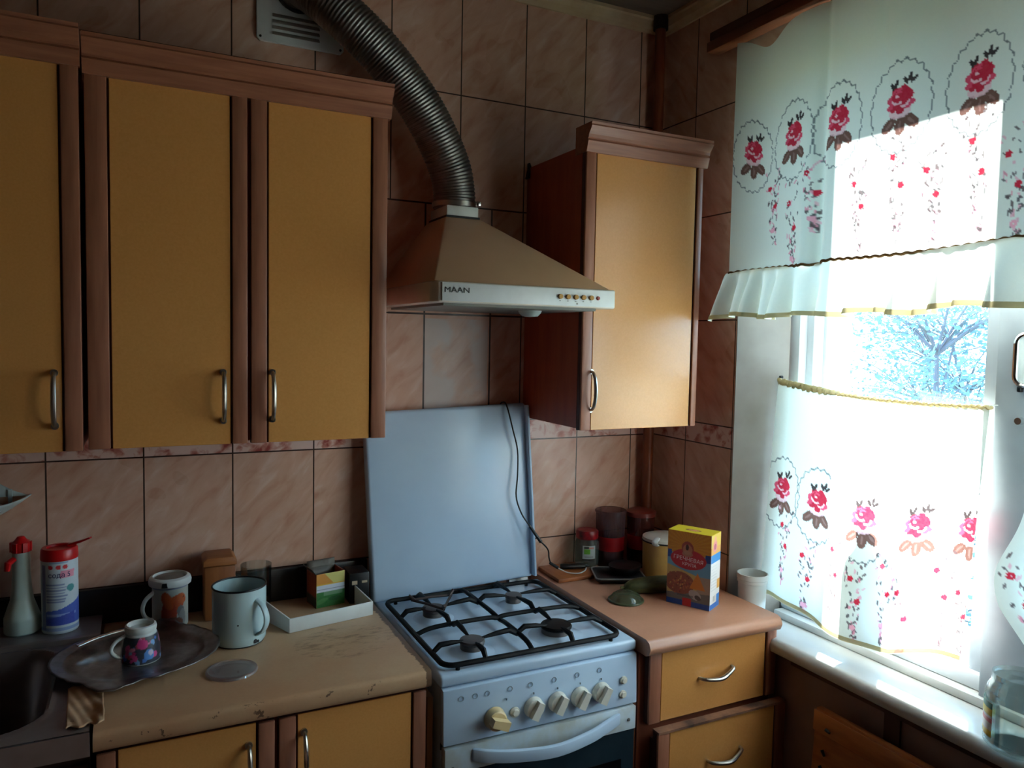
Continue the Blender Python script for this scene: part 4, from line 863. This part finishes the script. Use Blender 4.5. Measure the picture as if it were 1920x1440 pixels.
# ================================================================== WINDOW SILL THINGS
cu = tag(MB().lathe(dense([(0, 0), (.034, 0), (.036, .004), (.0385, .105), (.0405, .106), (.0405, .114), (.042, .116), (.042, .130), (.039, .130), (.0365, .108), (.034, .006), (0, .006)], .01), (.018, -.450, WZ0), 44).build('plastic_cup', WPL, loc=(.018, -.450, WZ0)), 'white plastic cup on the window sill by the curtain', 'cup')
GX, GY = .000, -1.178; gj = thing('glass_jar', 'large empty glass jar on the right end of the window sill', 'jar', (GX, GY, WZ0)); gj.scale = (1, 1, .9)
MB().lathe(dense([(0, .004), (.048, .004), (.055, .012), (.0555, .115), (.050, .132), (.046, .138), (.046, .158), (.0485, .158), (.0485, .152), (.0475, .148), (.0485, .146), (.0485, .140), (.053, .132), (.0585, .115), (.0585, .008), (.052, 0), (0, 0)], .02), (GX, GY, WZ0), 56).build('jar_body', glass('jar glass', (243, 248, 246), gloss=.2, dens=.03, body=(214, 226, 222)), gj)
AG = math.atan2(CAM[1]-GY, CAM[0]-GX)-1.35
mb = MB().grid(lambda u, v: (GX+.0592*math.cos(AG-.55+1.1*u), GY+.0592*math.sin(AG-.55+1.1*u), WZ0+.025+.075*v), 44, 40)
uu = np.array([i/44 for j in range(41) for i in range(45)]); vv = np.array([j/40 for j in range(41) for i in range(45)])
p = Paint(uu, vv, (226, 226, 226)); p.rect(0, 1, .82, 1, (40, 150, 130)); p.rect(0, 1, .62, .82, (230, 216, 50)); p.rect(0, 1, .4, .55, (226, 130, 150)); p.rect(0, 1, 0, .2, (230, 210, 60)); p.rect(0, .5, 0, .12, (40, 140, 130))
mb.build('jar_label', PAINT, gj, paint=p.c, fix=False)
jg = thing('plastic_jug', 'white plastic jug standing on the sill behind the lower curtain', 'jug', (.118, -.735, WZ0+.06))
MB().lathe(dense([(0, 0), (.046, 0), (.050, .006), (.050, .16), (.044, .20), (.026, .235), (.020, .25), (.020, .27)], .02), (.118, -.735, WZ0+.0605), 36).build('jug_body', mat('white jug plastic', (210, 222, 226), .4), jg)
MB().lathe([(.022, .262), (.022, .280), (0, .281)], (.118, -.735, WZ0+.0605), 24).build('jug_cap', mat('blue cap', (90, 120, 150), .4), jg)
MB().tube(handle_loop(.118, -.735, .040, WZ0+.20, WZ0+.30, -1.57, .045, .006, 9), .008, 10).build('jug_handle', MATS['white jug plastic'], jg)
# little mirror on the window post
mr = thing('small_mirror', 'small round-cornered chrome framed mirror hanging on the window post', 'mirror', (.097, -1.10, 1.53))
def yz(pts): return [(0.0, a, b) for a, b in pts]
MB().tube([(.094, y, z) for (y, z, _) in rrect(-1.145, -1.078, 1.487, 1.592, 0, .020)], .0055, 8, cap=False).build('mirror_frame', CHROME, mr)
MB().prism([(y, z) for (y, z, _) in rrect(-1.143, -1.080, 1.489, 1.590, 0, .019)[:-1]], 'x', .0935, .0995).build('mirror_glass', mat('painted mirror reflection', (206, 214, 214), .25), mr)  # plain pale plate, the bright reflection is put into its colour
MB().box(.088, .0999, -1.094, -1.086, 1.474, 1.486).build('mirror_clip', BLACK, mr, bevel=.002)
MB().cyl((.0999, -1.092, 1.415), (.088, -1.092, 1.415), .008, .007, 16).build('knob', CHROME, wn)
# leaning board
lb = thing('wooden_board', 'orange brown slotted board leaning on the wall under the sill', 'board', (-.05, -1.05, 0))
MB().hexa([(-.085, -.735, .0), (-.067, -.735, .0), (-.067, -1.60, .0), (-.085, -1.60, .0), (-.050, -.745, .690), (-.032, -.745, .690), (-.032, -1.60, .690), (-.050, -1.60, .690)]).build('panel', WOODO, lb, bevel=.003)
MB().hexa([(-.0555, -.742, .635), (-.0520, -.742, .635), (-.0520, -1.60, .635), (-.0555, -1.60, .635), (-.0535, -.742, .684), (-.0500, -.742, .684), (-.0500, -1.60, .684), (-.0535, -1.60, .684)]).build('top_rail', mat('lighter rail wood', (192, 118, 62), .45, c2=(160, 90, 44), scale=5, stretch=(6, 1, 8)), lb, bevel=.001)
for (y, z, l_) in ((-.782, .652, .0), (-.776, .600, 1), (-.772, .560, 1)):
    x = -.056-.05*(.69-z); MB().tube([(x-.0005, y, z), (x-.0005, y-.008, z-.012)] if l_ else [(x-.0005, y, z), (x-.0005, y-.012, z-.003)], [.004, .003], 8).build('slot', BLACK, lb)

# ================================================================== CORNICE AND CURTAINS
cr = thing('curtain_cornice', 'dark wooden curtain cornice over the window', 'cornice', (-.05, -1.1, 2.38))
DW = mat('dark cornice wood', (140, 78, 46), .45, c2=(116, 60, 34), scale=6, stretch=(6, .7, 6))
MB().box(-.072, -.028, -1.95, -.288, 2.374, 2.402).build('front_board', DW, cr, bevel=.003)
MB().box(-.064, -.028, -1.95, -.290, 2.406, 2.430).build('top_rail', mat('dark cornice wood top', (96, 50, 32), .5), cr, bevel=.003)
for y in (-.55, -1.6): MB().box(-.030, -.0005, y-.012, y+.012, 2.385, 2.425).build('bracket', METAL, cr)

def cloth(name, y0, y1, ny, nz, xyz, base, painter, parent=None, top=False, mat_=None, label=None, loc=None):
    """grid of cloth; s along the width, t from top to bottom; painter works in the flat cloth's own metres"""
    mb = MB(); mb.grid(lambda s_, t_: xyz(s_, t_), ny, nz)
    s_ = np.tile(np.arange(ny+1)/ny, nz+1); t_ = np.repeat(np.arange(nz+1)/nz, ny+1)
    p = painter(s_, t_); return mb.build(name, mat_ or PAINTC, parent, loc=loc, paint=p.c, fix=False, angle=180)
CB = (236, 238, 226)
# --- upper valance
vl = thing('window_valance', 'white valance with roses in ovals hanging from the wooden cornice', 'curtain', (-.05, -1.15, 1.75))
VY0, VY1 = -.388, -1.90
def seam_z(y): return 1.760+.006*math.sin(y*9)+(.012/(1+math.exp((y+.70)/.012)))-.008-.012*(y+1.9)*0
def val(s_, t_):
    y = VY0+(VY1-VY0)*s_
    zt = 2.373-.042*math.exp(-((y+.505)/.062)**2)-.004*math.sin(y*17)**2
    zb = seam_z(y); z = zt+(zb-zt)*t_
    f = .006*math.sin(y*24+1.2*t_)*(1-.4*t_)+.010*math.sin(y*11+.8)*(.4+.6*t_)
    f += .022*math.exp(-((y+.690)/.012)**2)*(.35+.65*t_)-.018*math.exp(-((y+.655)/.022)**2)*t_
    f += .010*math.exp(-((y+.84+.06*t_)/.012)**2)*max(0, 1-t_*1.4)
    return (-.050+f*.9, y-.012*math.sin(t_*PI)*math.exp(-((y-VY0)/.05)**2)*0, z)
def valp(s_, t_):
    y = VY0+(VY1-VY0)*s_; zt = 2.373; z = zt+(1.76-zt)*t_; u = -y; p = Paint(u, z, CB); i = 0
    for yy in (.456, .602, .735, .897, 1.060, 1.215, 1.37, 1.52, 1.67, 1.82): rose(p, yy, 2.082, 1.12); i += 1
    for k, (yy, ln_) in enumerate(((.528, .20), (.602, .24), (.668, .19), (.80, .2), (.897, .24), (.97, .2), (1.06, .25), (1.135, .23), (1.215, .2), (1.29, .24), (1.44, .24), (1.6, .2), (1.75, .24))):
        spray(p, yy, 2.025 if k % 2 == 0 else 1.975, ln_, 10+k)
    return p
cloth('drop', VY0, VY1, 520, 210, val, CB, valp, vl, mat_=PAINTV)
def ruf(s_, t_):
    y = VY0+.010+(VY1-VY0-.010)*s_; zt = seam_z(y); z = zt-(.128+.006*math.sin(y*31))*t_
    k = t_**.7; f = (.020*math.sin(y*104+3*math.sin(y*13))+.014*math.sin(y*57+1))*k
    f += .03*k*math.exp(-((y+.69)/.02)**2)
    yy = y+.030*k*math.exp(-((s_)/.05)**2)+.011*k*math.cos(y*104+3*math.sin(y*13))
    return (-.052-.022*k+f, yy, z)
RUF = cloth('ruffle', VY0, VY1, 420, 26, ruf, CB, lambda a, b: Paint(a, b, (240, 239, 228)), vl, mat_=PAINTR)
mb = MB(); pts_ = [ruf(i/420, .91) for i in range(421)]
for i, (x, y, z) in enumerate(pts_):
    x2, y2, z2 = ruf(i/420, 1.0); mb.v += [(x-.0015, y, z), (x2-.0015, y2, z2)]
for i in range(420): mb.f.append((2*i, 2*i+2, 2*i+3, 2*i+1))
mb.build('hem', CREAMH, RUF, fix=False)
MB().tube([(val(i/300, 1)[0]-.002, val(i/300, 1)[1], seam_z(val(i/300, 1)[1])+.0015*math.sin(i*1.3)) for i in range(301)], .0034, 6).build('seam', BRCORD, vl)
# --- lower café curtain on a cord
lc = thing('cafe_curtain', 'white half curtain with roses on a cord across the lower window', 'curtain', (.06, -.75, .85))
def low(s_, t_):
    yl = -.448-.0*t_+.006*t_; yr = -1.035+.0*t_
    y = yl+(yr-yl)*s_; sag = .014*math.sin(PI*s_)
    zt = 1.462+(-.020)*s_-sag; zb = .862-.010*math.sin(PI*s_)+.040*max(0, s_-.72)/.28+.010*math.sin(s_*9)
    z = zt+(zb-zt)*t_; xb = .088-.050*t_
    f = .007*math.sin(s_*22+t_)*(.4+.6*t_)+.006*math.sin(s_*9)*t_
    f += .022*t_*math.exp(-(s_/.14)**2)
    return (xb+f, y+.012*t_*math.exp(-(s_/.10)**2), z)
def lowp(s_, t_):
    u = .448+.587*s_; z = 1.455+(.86-1.455)*t_; p = Paint(u, z, CB)
    for yy in (.495, .620, .765, .905, 1.025): rose(p, yy, 1.160, 1.12)
    for k, (yy, ln_) in enumerate(((.518, .21), (.60, .22), (.695, .22), (.76, .2), (.835, .24), (.885, .24), (.965, .24), (1.02, .2))): spray(p, yy, 1.115 if k % 2 == 0 else 1.06, ln_, 40+k)
    return p
cloth('drop', 0, 0, 240, 240, low, CB, lowp, lc)
mb = MB(); pts_ = [low(i/240, 0) for i in range(241)]
MB().tube([(x, y, z-.004+.0015*math.sin(i*1.1)) for i, (x, y, z) in enumerate(pts_)], [.0065+.0022*math.sin(i*1.37)*math.sin(i*.53) for i in range(241)], 8, sq=(1.35, .6)).build('gathered_header', CREAMH, lc)
mb = MB()
for i in range(241):
    for t_ in (.985, 1.004): x, y, z = low(i/240, t_); mb.v.append((x-.001, y, z))
for i in range(240): mb.f.append((2*i, 2*i+2, 2*i+3, 2*i+1))
mb.build('hem', CREAMH, lc, fix=False)
MB().tube([(.100, -.440, 1.470), low(0, 0)], .0012, 6).build('cord', WPL, lc)
MB().tube([low(1, 0), (.099, -1.045, 1.443)], .0012, 6).build('cord', WPL, lc)
MB().cyl((.103, -.447, 1.470), (.094, -.447, 1.470), .004, .004, 10).build('nail', BLACK, lc)
# --- right curtain, tied back, mostly out of the frame
rc = thing('side_curtain', 'white rose curtain gathered at the right edge over the glass jar', 'curtain', (-.02, -1.4, 1.3))
def rgt(s_, t_):
    z = 1.66+(.955-1.66)*t_; edge = -1.178+.055*math.exp(-((z-1.11)/.10)**2)-.25*max(0, 1.06-z)**1.2*3
    y = edge+(-1.72-edge)*s_; f = .016*math.sin(s_*26)*(.5+.5*t_)
    return (-.012+f, y, z)
def rgtp(s_, t_):
    u = 1.13+.6*s_; z = 1.66+(.955-1.66)*t_; p = Paint(u, z, CB)
    for yy in (1.22, 1.37, 1.52, 1.67): rose(p, yy, 1.25, 1.0)
    for k, yy in enumerate((1.165, 1.24, 1.32, 1.39, 1.46, 1.55)): spray(p, yy, 1.17, .2, 60+k, 1.1)
    return p
cloth('drop', 0, 0, 220, 240, rgt, CB, rgtp, rc)
